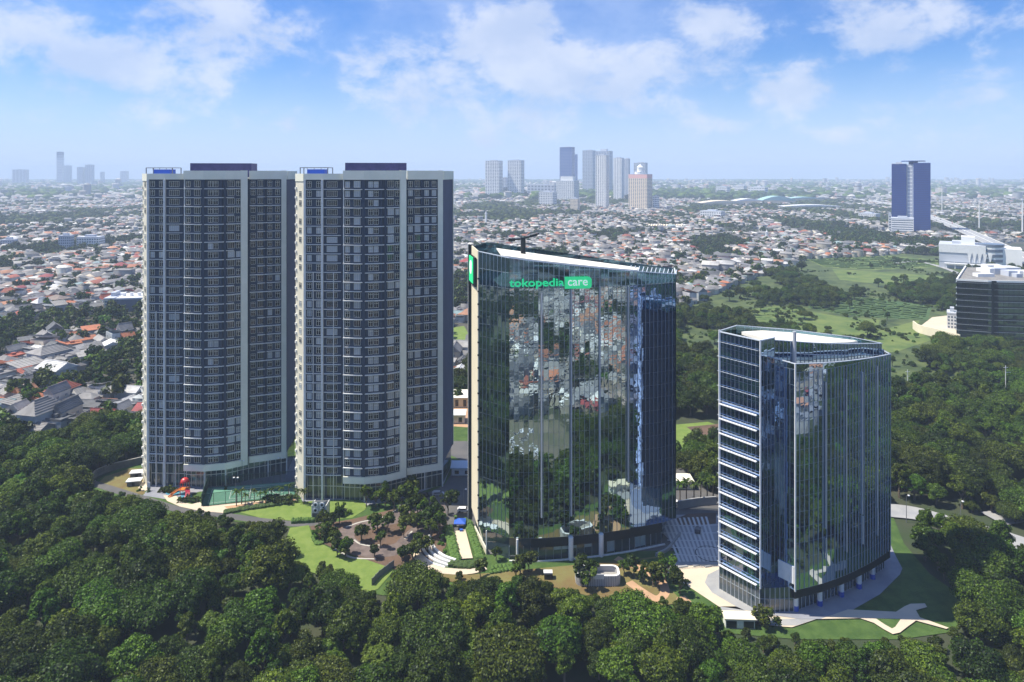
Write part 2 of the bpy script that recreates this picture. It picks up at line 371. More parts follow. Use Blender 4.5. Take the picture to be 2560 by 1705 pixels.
# ================================================================ glass towers
def glass(name, tint, base, bump=0.0):
    m = bpy.data.materials.new(name); m.use_nodes = True; t = N(m.node_tree)
    tc = t.n('ShaderNodeTexCoord').outputs['Object']; rv = t.n('ShaderNodeObjectInfo').outputs['Random']
    gl = t.n('ShaderNodeBsdfGlossy', {'Color': (*tint, 1), 'Roughness': 0.012}); df = t.n('ShaderNodeBsdfDiffuse', {'Color': (*base, 1)})
    fr = t.n('ShaderNodeFresnel', {'IOR': 2.1}); k = t.m('ADD', t.m('MULTIPLY', fr.outputs[0], 0.9), t.m('ADD', 0.36, t.m('MULTIPLY', rv, 0.16)))
    if bump:
        bf = t.n('ShaderNodeTexNoise', {'Vector': tc, 'Scale': 0.8, 'Detail': 1.5}).outputs[0]
        bn = t.n('ShaderNodeBump', {'Height': bf, 'Strength': bump, 'Distance': 0.022}); t.t.links.new(bn.outputs[0], gl.inputs['Normal'])
    mx = t.n('ShaderNodeMixShader', {0: k, 1: df.outputs[0], 2: gl.outputs[0]}); t.n('ShaderNodeOutputMaterial', {0: mx.outputs[0]}); MATS[name] = m; return m
g_teal = glass('mirror_glass_teal', (0.74, 0.94, 1.0), (0.002, 0.007, 0.010), 0.5)
g_blue = glass('mirror_glass_blue', (0.62, 0.80, 1.0), (0.002, 0.006, 0.016), 0.4)
g_navy = glass('mirror_glass_navy', (0.36, 0.56, 0.95), (0.004, 0.012, 0.04), 0.4)
def screen(name, tint):
    m = bpy.data.materials.new(name); m.use_nodes = True; t = N(m.node_tree)
    gl = t.n('ShaderNodeBsdfGlossy', {'Color': (*tint, 1), 'Roughness': 0.03}); tr = t.n('ShaderNodeBsdfTransparent', {'Color': (*tint, 1)})
    mx = t.n('ShaderNodeMixShader', {0: 0.30, 1: tr.outputs[0], 2: gl.outputs[0]}); t.n('ShaderNodeOutputMaterial', {0: mx.outputs[0]}); return m
g_screen = screen('screen_glass', (0.34, 0.50, 0.57))
m_mull = mat('mullion_alu', (0.26, 0.30, 0.33), 0.45, 0.2)
m_mullw = mat('pale_mullion', (0.60, 0.65, 0.70), 0.45, 0.1)
m_mull2 = mat('bright_mullion', (0.40, 0.45, 0.50), 0.45, 0.1)
m_mull3 = mat('thin_mullion', (0.30, 0.34, 0.40), 0.45, 0.1)
m_pipe = mat('grey_pipe', (0.42, 0.44, 0.46), 0.45, 0.1)
m_core = mat('tower_core', (0.010, 0.014, 0.018), 0.6)
m_roofw = mat('white_roof_sheet', (0.86, 0.82, 0.70), 0.6, noise=(0.1, (0.82, 0.78, 0.66)))
m_cream2 = mat('cream_panel', (0.78, 0.70, 0.50), 0.6, noise=(0.15, (0.74, 0.66, 0.48)))
m_roofg = mat('roof_gravel', (0.32, 0.32, 0.31), 0.9, noise=(0.5, (0.42, 0.41, 0.39)))
m_bronze = mat('dark_panel', (0.008, 0.014, 0.018), 0.5, spec=.2)

def curtain(root, pts, z0, z1, fh, cw, gm, rnd, tilt=.5, cand=None, mull=m_mull, mdepth=.16, mw=.09, tr=True, skipm=None, name='glass_pane'):
    """glass panes column by column and storey by storey on the polyline, mullions and transoms; panes go to cand"""
    q = resample(pts, cw); nf = round((z1 - z0) / fh); h = (z1 - z0) / nf
    for i, (a, c) in enumerate(zip(q, q[1:])):
        an = math.atan2(c[1] - a[1], c[0] - a[0]); L_ = math.dist(a, c); mx, my = (a[0] + c[0]) / 2, (a[1] + c[1]) / 2
        for j in range(nf):
            M = Matrix.Translation((mx, my, z0 + (j + .5) * h)) @ Matrix.Rotation(an + R(rnd.gauss(0, tilt)), 4, 'Z') @ Matrix.Rotation(R(rnd.gauss(0, tilt * .8)), 4, 'X')
            cand.append((M, L_ - .04, h - .05, gm, name))
    for p in q:
        if skipm and skipm(p): continue
        b = MB(); b.box(p[0] - mw / 2, p[0] + mw / 2, p[1] - mdepth, p[1] + .03, z0, z1); b.build('mullion', mull, root)
    if tr:
        for j in range(nf + 1):
            b = MB(); b.ribbon(pts, z0 + j * h - .035, z0 + j * h + .03, -.05, .02); b.build('transom', mull, root)
PANE = {}
def place_panes(root, cand, n_own=295):
    org = root.location
    cand.sort(key=lambda c: (c[0].translation + org - cam.location).length)
    for M, w_, h_, gm, nme in cand[:n_own]:
        k = (round(w_, 2), round(h_, 2), gm.name)
        if k not in PANE: b = MB(); b.box(-w_ / 2, w_ / 2, -.03, .02, -h_ / 2, h_ / 2); PANE[k] = b.mesh('glass_pane', gm)
        o = link(nme, PANE[k], root); o.matrix_local = M
    rest = cand[n_own:]
    if rest:
        b = MB(); gms = []
        for M, w_, h_, gm, nme in rest:
            if gm not in gms: gms.append(gm)
            k = gms.index(gm)
            b.box(-w_ / 2, w_ / 2, -.03, .02, -h_ / 2, h_ / 2, k, M)
        tag(b.build('upper_glass_panes', gms, root), kind='stuff')

# ---- the tall one with the green sign
def office_tower():
    rnd = random.Random(5); ox, oy = 17.0, 222.0
    root = empty('office_tower', (ox, oy, 0), 'tall mirror glass office tower with sloping white roof and green word sign', 'office tower')
    L = lambda pts: [(x - ox, y - oy) for x, y in pts]
    ztop = lambda x, y: 92.1 - .125 * (x + ox)
    T0, T1 = L([(-10.4, 214), (-0.85, 207.4)]); TA, TB = L([(-13.1, 226.5), (-9.0, 246)])
    crv = L([(-0.85, 207.4), (8, 207.2), (17.5, 208.3), (27, 210.1), (36.7, 212.6)]); right = L([(36.7, 213.2), (42, 214.6), (47.5, 216.5), (52.6, 219.2)])
    E = L([(56.0, 236)])[0]; main = smooth(crv, 4)
    foot = [T0] + main + right + [E, TB, TA]
    z0, z1 = 7.1, 82.9
    ins = lambda pts, d: [(p[0] - q[0] * d, p[1] - q[1] * d) for p, q in zip(pts, normals(pts, True))]
    b = MB(); b.prism(ins(foot, .25), z0 + .1, z1 - .3, 0, 1); b.build('core', [m_core, m_roofg], root)
    cand = []; step = 1.5
    curtain(root, [T0, T1], z0, z1, 3.99, 1.45, g_teal, rnd, .33, cand)
    curtain(root, crv, z0, z1, 3.99, step, g_teal, rnd, .42, cand)
    curtain(root, right, z0, z1, 3.99, step, g_navy, rnd, .35, cand)  # darker tint puts this turned-away side's dim reflections into the colour
    curtain(root, [right[-1], E], z0, z1, 3.99, 1.8, g_navy, rnd, .3, cand)
    place_panes(root, cand)
    # screen above the roof, open behind
    for seg, cw in (([T0, T1], 1.45), (crv, step), (right, step), ([right[-1], E], 1.8)):
        q = resample(seg, cw)
        for i, p in enumerate(q):
            b = MB(); b.box(p[0] - .05, p[0] + .05, p[1] - .16, p[1] + .1, z1 + .06, ztop(*p)); b.build('screen_post', m_mullw, root)
        for a, c in zip(q, q[1:]):
            b = MB(); b.prism([(a[0], a[1]), (c[0], c[1]), (c[0], c[1] + .05), (a[0], a[1] + .05)], z1 + .06, lambda x, y: ztop(x, y) - .1); b.build('screen_pane', g_screen, root)
        b = MB(); b.ribbon(seg, lambda x, y: ztop(x, y) - .12, lambda x, y: ztop(x, y) + .1, -.1, .25); b.build('top_rail', m_mullw, root)
        b = MB(); b.ribbon(seg, lambda x, y: z1 + (ztop(x, y) - z1) * .5 - .05, lambda x, y: z1 + (ztop(x, y) - z1) * .5 + .05, -.1, .12); b.build('screen_rail', m_mull, root)
    # sloping white roof and the struts under it
    rp = L([(-3.2, 210.2), (8, 209.2), (17.5, 210.4), (27, 212.2), (34, 214.0), (39.5, 216.2), (41.8, 223), (-5.2, 228)])
    b = MB(); b.prism(rp, lambda x, y: ztop(x, y) - .25, lambda x, y: ztop(x, y) + .12); b.build('white_roof', m_roofw, root)
    for i, p in enumerate(resample(rp[:6], 1.9)):
        b = MB(); b.bar((p[0], p[1] + .3, ztop(*p) - .45), (p[0], p[1] - 1.6, ztop(*p) - .45), .12); b.build('roof_bracket', m_mullw, root)
    tr0 = L([(39, 216), (55, 234)]); 
    for i in range(12):
        u = i / 11; x = right[0][0] + (right[-1][0] - right[0][0]) * u; y = right[0][1] + (right[-1][1] - right[0][1]) * u + .6
        b = MB(); b.bar((x, y, ztop(x, y) - .4), (x + 2.2, y + 9 * (1 - .2 * u), ztop(x, y) + .2), .2); b.bar((x, y, z1), (x + 1.1, y + 4, ztop(x, y)), .12); b.build('roof_truss', m_mullw, root)
    b = MB(); b.ribbon([TA, (TA[0] + 2, TA[1] + 8), TB, E], z1, lambda x, y: ztop(x, y) - .2, -.3, 0); b.build('back_screen', g_screen, root)
    for bx_ in ((-12, 2, -2, 8, 4), (4, 12, 0, 6, 3), (15, 24, 1, 7, 2.5), (-14, -10, -6, 2, 5)):
        b = MB(); b.box(bx_[0], bx_[1], bx_[2], bx_[3], z1 - .3, z1 + bx_[4]); b.build('plant_room', m_roofg, root)
    # cream end wall and the dark glass fin beside it
    b = MB(); b.ribbon([TA, T0], 7.0, lambda x, y: ztop(x, y) + .15, .02, .32); b.build('cream_wall', m_cream2, root)
    ang = math.atan2(T0[1] - TA[1], T0[0] - TA[0])
    for j in range(20):
        z = 9 + j * 3.99; b = MB(); b.box(-.35, .0, -.5, .0, -.2, .25, 0, Matrix.Translation((T0[0] + .1, T0[1] - .2, z)) @ Matrix.Rotation(ang, 4, 'Z')); b.build('wall_bracket', m_bronze, root)
    FA = (TA[0] - .9, TA[1] + .2)
    b = MB(); b.ribbon([(FA[0] - .5, FA[1]), (TA[0] - .1, TA[1] - .05)], 3.0, ztop(*TA) + .5, -.2, .0); b.build('side_fin', m_bronze, root)
    b = MB(); b.box(FA[0] - .66, FA[0] - .5, FA[1] - .2, FA[1] + .1, 1.0, ztop(*TA) + .6); b.build('fin_edge', m_white, root)
    # four long grey pipes down the front
    for px, yt, yb in ((1353.8, 732, 1294), (1427.8, 722, 1290), (1499.6, 716, 1284), (1570.5, 716, 1205)):
        # where this column of pixels meets the facade
        best = min(resample(crv, .1), key=lambda p: abs((p[0] + ox) / (p[1] + oy) * F + CX - px)); d = best[1] + oy - .45
        z_t, z_b = H - (yt - HZ) * d / F, H - (yb - HZ) * d / F
        b = MB(); b.cyl((best[0], best[1] - .45), .27, z_b, z_t, 10); b.cyl((best[0], best[1] - .45), .31, z_b + (z_t - z_b) * .125, z_b + (z_t - z_b) * .13, 10); b.build('facade_pipe', m_pipe, root)
    # podium under the glass: recessed lobby, canopy fascia, round columns
    lob = [(T0[0] + 1.2, T0[1] + 1.0)] + [(p[0], p[1] + .9) for p in main] + [(right[2][0], right[2][1] + 1), (E[0] - 2, E[1]), (TB[0], TB[1]), (TA[0] + 1, TA[1])]
    b = MB(); b.prism(lob, 0, z0 + .05); b.build('lobby', m_lobby, root)
    b = MB(); b.ribbon([(p[0], p[1] + .5) for p in main[3:]] + [(right[2][0], right[2][1] + .4)], 4.2, z0 - .05, -.3, .35); b.build('lobby_fascia', m_bronze, root)
    q = resample([(p[0], p[1] + .9) for p in main] + [(right[2][0], right[2][1] + 1)], 1.9)
    for i, p in enumerate(q):
        b = MB(); b.box(p[0] - .05, p[0] + .05, p[1] - .2, p[1] - .02, .05, 4.2); b.build('lobby_mullion', m_mullw if i % 4 == 0 else m_mull, root)
    lit = mat('pale_lobby_panel', (0.30, 0.40, 0.42), 0.3, noise=(.6, (.2, .3, .32)))
    for i in (6, 7, 8, 10, 13, 17, 18):
        p, c = q[i], q[i + 1]; b = MB(); b.prism([(p[0] + .1, p[1] - .12), (c[0] - .1, c[1] - .12), (c[0] - .1, c[1] - .03), (p[0] + .1, p[1] - .03)], 2.9 if i < 13 else .6, 4.1); b.build('lobby_panel', lit, root)
    for px, py in ((1427, 1399), (1502.5, 1390), (1293, 1404)):
        g = G(px, py); b = MB(); b.cyl((g[0] - ox, g[1] - oy - .3), .75 if px > 1300 else .35, 0, z0 - .1, 16); b.build('column', m_white, root)
    b = MB(); b.ribbon([(p[0], p[1] - .6) for p in main] + [(right[2][0] + 1, right[2][1] - .4)], 0, .5, -.5, .0); b.build('base_kerb', m_slab, root)
    # ramp side wall at the left foot
    g0, g1 = G(1186, 1330), G(1215, 1388); b = MB(); b.ribbon([(g0[0] - ox, g0[1] - oy), (g1[0] - ox, g1[1] - oy)], 0, 2.0, -.35, 0); b.build('ramp_wall', m_cream, root)
    b = MB(); b.cyl((G(1216, 1387)[0] - ox, G(1216, 1387)[1] - oy), .18, 0, 7.5, 8); b.build('thin_column', m_white, root)
    return root
office = office_tower()

def text_mesh(body, size, m, depth=.12, name='lettering', spacing=1.0, off=.022):
    cu = bpy.data.curves.new(name, 'FONT'); cu.body = body; cu.size = size; cu.extrude = depth / 2; cu.space_character = spacing; cu.resolution_u = 3; cu.offset = size * off
    ob = bpy.data.objects.new(name, cu); COL.objects.link(ob); dg = bpy.context.evaluated_depsgraph_get()
    me = bpy.data.meshes.new_from_object(ob.evaluated_get(dg)); bpy.data.objects.remove(ob); bpy.data.curves.remove(cu)
    me.materials.clear(); me.materials.append(m); me.name = name; return me
def fit(me, w_, h_):
    co = np.zeros(len(me.vertices) * 3); me.vertices.foreach_get('co', co); co = co.reshape(-1, 3); lo, hi = co.min(0), co.max(0)
    co[:, 0] = (co[:, 0] - lo[0]) * w_ / (hi[0] - lo[0]); co[:, 1] = (co[:, 1] - lo[1]) * h_ / (hi[1] - lo[1]); me.vertices.foreach_set('co', co.ravel()); me.update()
m_green = mat('sign_green', (0.03, 0.80, 0.28), 0.4, emit=((.02, .62, .20), .30)); m_greenb = mat('letter_green', (0.02, 0.80, 0.30), 0.4, emit=((.01, .62, .22), .35)); m_signw = mat('sign_white', (0.85, 0.88, 0.86), 0.5, emit=((.8, .9, .85), .25)); m_eye = mat('sign_pale_blue', (0.25, 0.60, 0.70), 0.4)  # slight emission added to the sign colours to brighten them in shade
# front sign: hangs on the screen of the office tower
def front_pt(px, py, off=.55):
    x0 = (px - CX) / F
    p = min(resample([(-0.85, 207.4), (8, 207.2), (17.5, 208.3), (27, 210.1), (36.7, 212.6)], .1), key=lambda p: abs(p[0] / p[1] - x0)); d = p[1] - off
    return (x0 * d, d, H - (py - HZ) * d / F)
a = front_pt(1273, 723, 1.9); c = front_pt(1479, 723, 1.3); an = math.atan2(c[1] - a[1], c[0] - a[0])
root = empty('building_sign', a, 'long green word sign with a rounded green tag high on the glass front', 'sign'); root.rotation_euler = (0, 0, an)
wd = math.dist(a[:2], front_pt(1410, 723)[:2]); th = 3.1
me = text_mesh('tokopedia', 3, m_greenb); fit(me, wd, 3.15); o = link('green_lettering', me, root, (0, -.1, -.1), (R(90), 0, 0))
b = MB(); b.cyl((0, 0), .34, -.1, .12, 14); b.build('round_dot', m_eye, root, loc=(wd - .95, -.2, .95), rot=(R(90), 0, 0))
tw = math.dist(a[:2], c[:2]) - wd - .2
b = MB(); n = 6; pr = [(0, 0)] + [(tw - .9 + .9 * math.sin(R(90) * i / n), 1.0 - 1.0 * math.cos(R(90) * i / n)) for i in range(n + 1)] + [(tw, 2.6)] + [(tw - 1.3 + 1.3 * math.cos(R(90) * i / n), 2.6 + 1.0 * math.sin(R(90) * i / n)) for i in range(1, n + 1)] + [(0, 3.6)]
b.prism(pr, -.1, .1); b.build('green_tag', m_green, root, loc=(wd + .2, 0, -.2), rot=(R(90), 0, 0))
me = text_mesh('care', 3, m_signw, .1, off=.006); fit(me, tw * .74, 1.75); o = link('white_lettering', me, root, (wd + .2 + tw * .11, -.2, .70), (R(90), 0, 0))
# side sign on the cream end wall (plain, no figure)
TAw, T0w = (-13.1, 226.5), (-10.4, 214.0)
an = math.atan2(T0w[1] - TAw[1], T0w[0] - TAw[0])
root = empty('side_sign', (TAw[0] - .5, TAw[1] - .2, 82.0), 'narrow green and black upright sign on the cream end wall', 'sign'); root.rotation_euler = (0, 0, an)
b = MB(); b.box(.4, 11.5, -.55, -.05, 0, 9.2); b.build('backing_panel', m_bronze, root)
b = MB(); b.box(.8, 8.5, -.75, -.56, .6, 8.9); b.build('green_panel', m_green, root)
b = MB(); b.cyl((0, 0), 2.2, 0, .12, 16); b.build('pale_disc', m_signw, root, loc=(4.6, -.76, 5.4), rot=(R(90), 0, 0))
# roof crane
g = (1308 - CX) / F * 222
root = empty('roof_crane', (g, 222, 92.6), 'dark grey maintenance crane with a long arm on the sloping white roof', 'crane')
b = MB(); b.cyl((0, 0), .8, -6, 4.4, 12); b.build('mast', m_bronze, root)
b = MB(); b.bar((-4.2, 0, 3.6), (0.3, 0, 4.0), .9, .5); b.bar((0, 0, 4.1), (4.6, -.6, 5.3), .6, .55); b.bar((2.2, -.3, 4.9), (5.2, -.6, 5.7), .9, .5); b.build('arm', m_bronze, root)
b = MB(); b.box(-4.8, -2.6, -.7, .7, 3.3, 4.1); b.build('counterweight', m_bronze, root)

# ---- the wedge-shaped one on the right
def wedge_tower():
    rnd = random.Random(9); ox, oy = 85.0, 200.0
    root = empty('wedge_tower', (ox, oy, 0), 'curved dark blue glass tower with white louvres and a white rounded roof', 'office tower')
    L = lambda pts: [(x - ox, y - oy) for x, y in pts]
    ztop = lambda x, y: min(73.2, 73.2 - .147 * (x + ox - 66))
    zt2 = lambda x, y: 67.2 - .072 * (x + ox - 75.2)
    L0, L1, Nn, C = L([(58.6, 193.2), (66.4, 182.8), (71.6, 186.2), (75.2, 181.5)])
    c2 = L([(75.2, 181.5), (84, 184.6), (92.5, 188.7), (102, 194.4), (111.4, 201.0)]); R2 = L([(112.3, 212)])[0]
    c1 = L([(71.6, 186.2), (84, 190.5), (97, 197), (111.6, 206)]); back = L([(112, 222), (84.5, 214), (63, 203)])
    rimb = L([(111.6, 206.5), (104, 209.5), (84.5, 207), (66, 200.5), (58.6, 193.4)])
    z0 = 7.0
    ins = lambda pts, d: [(p[0] - q[0] * d, p[1] - q[1] * d) for p, q in zip(pts, normals(pts, True))]
    f1 = [L0, L1, Nn] + c1[1:] + rimb[1:4]
    b = MB(); b.prism(ins(f1, .25), z0, lambda x, y: ztop(x, y) - 3.6, 0, 1); b.build('core', [m_core, m_roofg], root)
    f2 = c2 + [R2, c1[-1], c1[2], c1[1], Nn]
    b = MB(); b.prism(ins(f2, .25), z0 - .05, lambda x, y: zt2(x, y) - 2.2, 0, 1); b.build('front_core', [m_core, m_roofg], root)
    cand = []; fh = 4.13; zs = z0 + 14 * fh
    curtain(root, [L0, L1], z0, z0 + 16 * fh - .1, fh, 1.35, g_navy, rnd, .35, cand, m_mull3, .07, .05)
    curtain(root, [L1, Nn], z0, z0 + 16 * fh - .1, fh, 1.5, g_blue, rnd, .45, cand, m_mull3, .10, .06)
    curtain(root, [Nn, C], z0, z0 + 14.2 * fh, fh, 1.5, g_navy, rnd, .35, cand)
    curtain(root, smooth(c2, 2), z0, z0 + 14 * fh, fh, 1.35, g_blue, rnd, .36, cand, m_mull2, .2, .07)
    curtain(root, [c2[-1], R2], z0, z0 + 14 * fh, fh, 1.8, g_blue, rnd, .4, cand)
    place_panes(root, cand)
    # upper edges: sloped top panes and rails
    for seg, zz, tp in ((smooth(c2, 2), z0 + 14 * fh, zt2), ([Nn, C], z0 + 14.2 * fh - 1.2, zt2)):
        for a, c in zip(resample(seg, 1.35), resample(seg, 1.35)[1:]):
            b = MB(); b.prism([a, c, (c[0], c[1] + .05), (a[0], a[1] + .05)], zz, lambda x, y: max(zz + .1, tp(x, y))); b.build('parapet_pane', g_blue, root)
        b = MB(); b.ribbon(seg, lambda x, y: tp(x, y) - .05, lambda x, y: tp(x, y) + .15, -.15, .2); b.build('top_rail', m_mullw, root)
    zz = z0 + 14 * fh - 6
    for seg in (c1,):
        for a, c in zip(resample(seg, 1.5), resample(seg, 1.5)[1:]):
            b = MB(); b.prism([a, c, (c[0], c[1] + .05), (a[0], a[1] + .05)], 60.5, lambda x, y: ztop(x, y)); b.build('rear_screen_pane', g_blue, root)
            b = MB(); b.box(a[0] - .05, a[0] + .05, a[1] - .14, a[1] - .01, 60.5, ztop(*a)); b.build('screen_post', m_mull, root)
        b = MB(); b.ribbon(seg, lambda x, y: ztop(x, y) - .05, lambda x, y: ztop(x, y) + .15, -.15, .2); b.build('top_rail', m_mullw, root)
        b = MB(); b.ribbon(seg, lambda x, y: ztop(x, y) - 3.3, lambda x, y: ztop(x, y) - 3.2, -.15, .12); b.build('screen_rail', m_mullw, root)
    b = MB(); b.ribbon([L0, L1, Nn], 73.0, 73.25, -.15, .3); b.build('top_rail', m_mullw, root)
    b = MB(); b.ribbon(rimb, lambda x, y: ztop(x, y) - 3.5, lambda x, y: ztop(x, y), -.12, 0); b.build('back_screen', g_screen, root)
    b = MB(); b.ribbon(rimb, lambda x, y: ztop(x, y) - .06, lambda x, y: ztop(x, y) + .12, -.2, .05); b.build('top_rail', m_mullw, root)
    for p in resample(rimb, 3): b = MB(); b.box(p[0] - .07, p[0] + .07, p[1] - .1, p[1] + .05, ztop(*p) - 3.5, ztop(*p)); b.build('screen_post', m_mullw, root)
    for p in resample([(c2[-1][0], c2[-1][1]), R2, c1[-1]], 2.5): b = MB(); b.box(p[0] - .07, p[0] + .07, p[1] - .07, p[1] + .07, 60, zt2(*p)); b.build('screen_post', m_mullw, root)
    b = MB(); b.ribbon([c2[-1], R2, c1[-1]], lambda x, y: zt2(x, y) - .1, lambda x, y: zt2(x, y) + .1, -.2, .05); b.build('top_rail', m_mullw, root)
    # white round roof: photo pixels dropped onto the sloping plane
    def onroof(px, py):
        k = (px - CX) / F; a = (py - HZ) / F      # z = 118 - a*Y = 72.6 - .147*(k*Y - 66)
        Y = (118 - 72.4 - .147 * 66) / (a - .147 * k); return (k * Y - ox, Y - oy)
    rp = [onroof(*p) for p in ((1854, 829), (1918, 848), (1960, 853), (2005, 855.5), (2066, 856.5), (2118, 855.5), (2153, 851.5), (2120, 843), (2075, 835.5), (2015, 829.5), (1960, 826.5), (1905, 826))]
    b = MB(); b.prism(rp, lambda x, y: 72.4 - .147 * (x + ox - 66) - .9, lambda x, y: 72.4 - .147 * (x + ox - 66)); b.build('white_roof', m_roofw, root)
    g = onroof(1986, 862); b = MB(); b.cyl((g[0], g[1]), .5, 64, 74.3, 14); b.build('flue', m_pipe, root)
    # louvres: one long white blade each storey, rails above
    an = math.atan2(L1[1] - L0[1], L1[0] - L0[0]); LL = math.dist(L0, L1); M = Matrix.Translation((L0[0], L0[1], 0)) @ Matrix.Rotation(an, 4, 'Z')
    for j in range(16):
        z = z0 + .55 + j * fh
        if 0 <= j <= 11: b = MB(); b.box(.5, LL - .6, -1.05, -.45, z - .08, z + .15, 0, M); b.build('louvre', m_white, root)
        b = MB(); b.bar(M @ Vector((-.1, -.75, z + .95)), M @ Vector((LL - .2, -.75, z + .95)), .09)
        
        for u in range(10): b.bar(M @ Vector((LL * u / 9, -.02, z + .95)), M @ Vector((LL * u / 9, -.8, z + .95)), .05)
        b.build('louvre_rail', m_mullw, root)
    for p, zb_, zt_, wd in ((L0, 7, 73.6, .45), (L1, 6.8, 73.4, .34), (C, 6.8, 67.4, .34)):
        b = MB(); b.box(p[0] - wd / 2, p[0] + wd / 2, p[1] - .45, p[1] - .05, zb_, zt_); b.build('white_edge_fin', m_white, root)
    # pipes on the curved front
    for px, y0_, y1_ in ((2063, 955, 1322), (2063.7, 1345, 1400), (2114.6, 948, 1305), (2115.5, 1308, 1380), (2155, 930, 1286), (2156, 1290, 1360), (2192, 915, 1270), (2193, 1270, 1338)):
        best = min(resample(c2, .1), key=lambda p: abs((p[0] + ox) / (p[1] + oy) * F + CX - px)); d = best[1] + oy - .4
        b = MB(); b.cyl((best[0], best[1] - .4), .2, H - (y1_ - HZ) * d / F, H - (y0_ - HZ) * d / F, 8); b.build('facade_pipe', m_pipe, root)
    # lobby: glass on the left and recessed behind columns on the right
    lob = [L0, (L1[0] - .1, L1[1] + .1), (L1[0] + 4, L1[1] + .0), (C[0] + .3, C[1] + 1.6)] + [(p[0] - .6, p[1] + 2.2) for p in c2[1:]] + [R2, rimb[1], rimb[3]]
    b = MB(); b.prism(lob, 0, z0 - .06); b.build('lobby', m_lobby, root)
    for p in resample(lob[:8], 1.35): b = MB(); b.box(p[0] - .05, p[0] + .05, p[1] - .2, p[1] - .02, .05, z0 - .1); b.build('lobby_mullion', m_mullw, root)
    b = MB(); b.ribbon(lob[:4], .02, .25, 0, .3); b.build('base_kerb', m_white, root)
    b = MB(); b.ribbon(lob[:4], 3.9, 4.0, 0, .18); b.build('lobby_transom', m_mull, root)
    b = MB(); b.ribbon([(p[0], p[1] + .3) for p in c2], 4.6, z0 - .02, -1.2, .1); b.build('lobby_fascia', m_bronze, root)
    m_bl = mat('blue_column_wrap', (0.02, 0.08, 0.42), 0.5)
    for px, py in ((1989, 1530), (2049, 1517), (2103, 1494), (2147, 1474), (2181, 1450), (2198, 1423)):
        g = G(px, py); c = (g[0] - ox, g[1] - oy)
        b = MB(); b.cyl(c, .72, 1.9, 6.6, 16); cc = b.build('column', m_white, root)
        b = MB(); b.cyl(c, .78, 0, 1.9, 16); b.build('column_base', m_bl, cc)
    an = math.atan2(C[1] - Nn[1], C[0] - Nn[0]); b = MB(); b.box(1.2, 5.7, -.25, -.05, 8.6, 13.2, 0, Matrix.Translation((Nn[0], Nn[1], 0)) @ Matrix.Rotation(an, 4, 'Z')); b.build('white_panel', m_white, root)
    return root
wedge = wedge_tower()
# ================================================================ ground surfaces
Z = [0.0]
def lay(name, pts, m, label, z=None):
    """one flush sheet, each a little above the one before"""
    Z[0] += 0.012; return sheet(name, pts, Z[0] if z is None else z, m, label)
m_city = mat('city_ground', (0.075, 0.066, 0.055), 0.95, noise=(0.03, (0.03, 0.045, 0.02), 8))
m_field = mat('field_grass', (0.028, 0.052, 0.012), 0.95, noise=(0.06, (0.085, 0.115, 0.03), 12))
m_fieldb = mat('bright_field_grass', (0.065, 0.115, 0.022), 0.95, noise=(0.06, (0.14, 0.18, 0.04), 10))
m_fieldd = mat('dark_field_crop', (0.035, 0.085, 0.02), 0.95, noise=(0.08, (0.07, 0.12, 0.035)))
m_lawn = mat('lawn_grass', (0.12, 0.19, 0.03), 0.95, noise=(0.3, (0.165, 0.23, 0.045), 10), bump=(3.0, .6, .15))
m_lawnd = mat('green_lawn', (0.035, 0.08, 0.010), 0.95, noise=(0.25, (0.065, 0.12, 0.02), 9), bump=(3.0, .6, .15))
m_lawny = mat('dry_lawn', (0.17, 0.16, 0.05), 0.95, noise=(0.10, (0.15, 0.10, 0.035)), bump=(3.0, .6, .15))
m_soil = mat('brown_soil', (0.14, 0.085, 0.055), 0.95, noise=(0.15, (0.09, 0.06, 0.04)))
m_asph = mat('asphalt', (0.085, 0.085, 0.088), 0.9, noise=(0.1, (0.12, 0.115, 0.11)))
m_brick = mat('brown_paving', (0.10, 0.078, 0.070), 0.9, noise=(0.3, (0.17, 0.13, 0.115)))
m_pale = mat('cream_paving', (0.62, 0.52, 0.38), 0.85, noise=(0.12, (0.54, 0.46, 0.35)))
m_grey = mat('grey_paving', (0.34, 0.34, 0.33), 0.85, noise=(0.2, (0.28, 0.285, 0.29)))
m_slate = mat('slate_paving', (0.22, 0.23, 0.26), 0.85, noise=(0.2, (0.28, 0.285, 0.31)))
m_tan = mat('tan_path', (0.50, 0.31, 0.18), 0.9, noise=(0.3, (0.42, 0.26, 0.15)))
m_court = mat('court_green', (0.10, 0.26, 0.18), 0.8, noise=(0.2, (0.12, 0.29, 0.20)))
m_line = mat('line_paint', (0.75, 0.78, 0.75), 0.7)
m_pool = mat('pool_blue', (0.10, 0.30, 0.40), 0.15)
m_kerb = mat('kerb_stone', (0.45, 0.43, 0.38), 0.85)
lay('field', [(110, 470), (195, 330), (600, 330), (900, 640), (560, 1010), (330, 985), (150, 640)], m_field, 'rough green fields beyond the glass towers')
lay('town_ground', [(-3000, 330), (-140, 330), (-60, 345), (60, 420), (120, 560), (170, 700), (330, 960), (700, 1040), (2500, 1000), (6000, 6000), (0, 11500), (-8000, 9000)], m_city, 'grey earth and lanes between the houses')
lay('town_ground', [(-900, 80), (-900, -1500), (900, -1500), (900, 80)], m_city, 'grey earth and lanes behind the viewpoint')
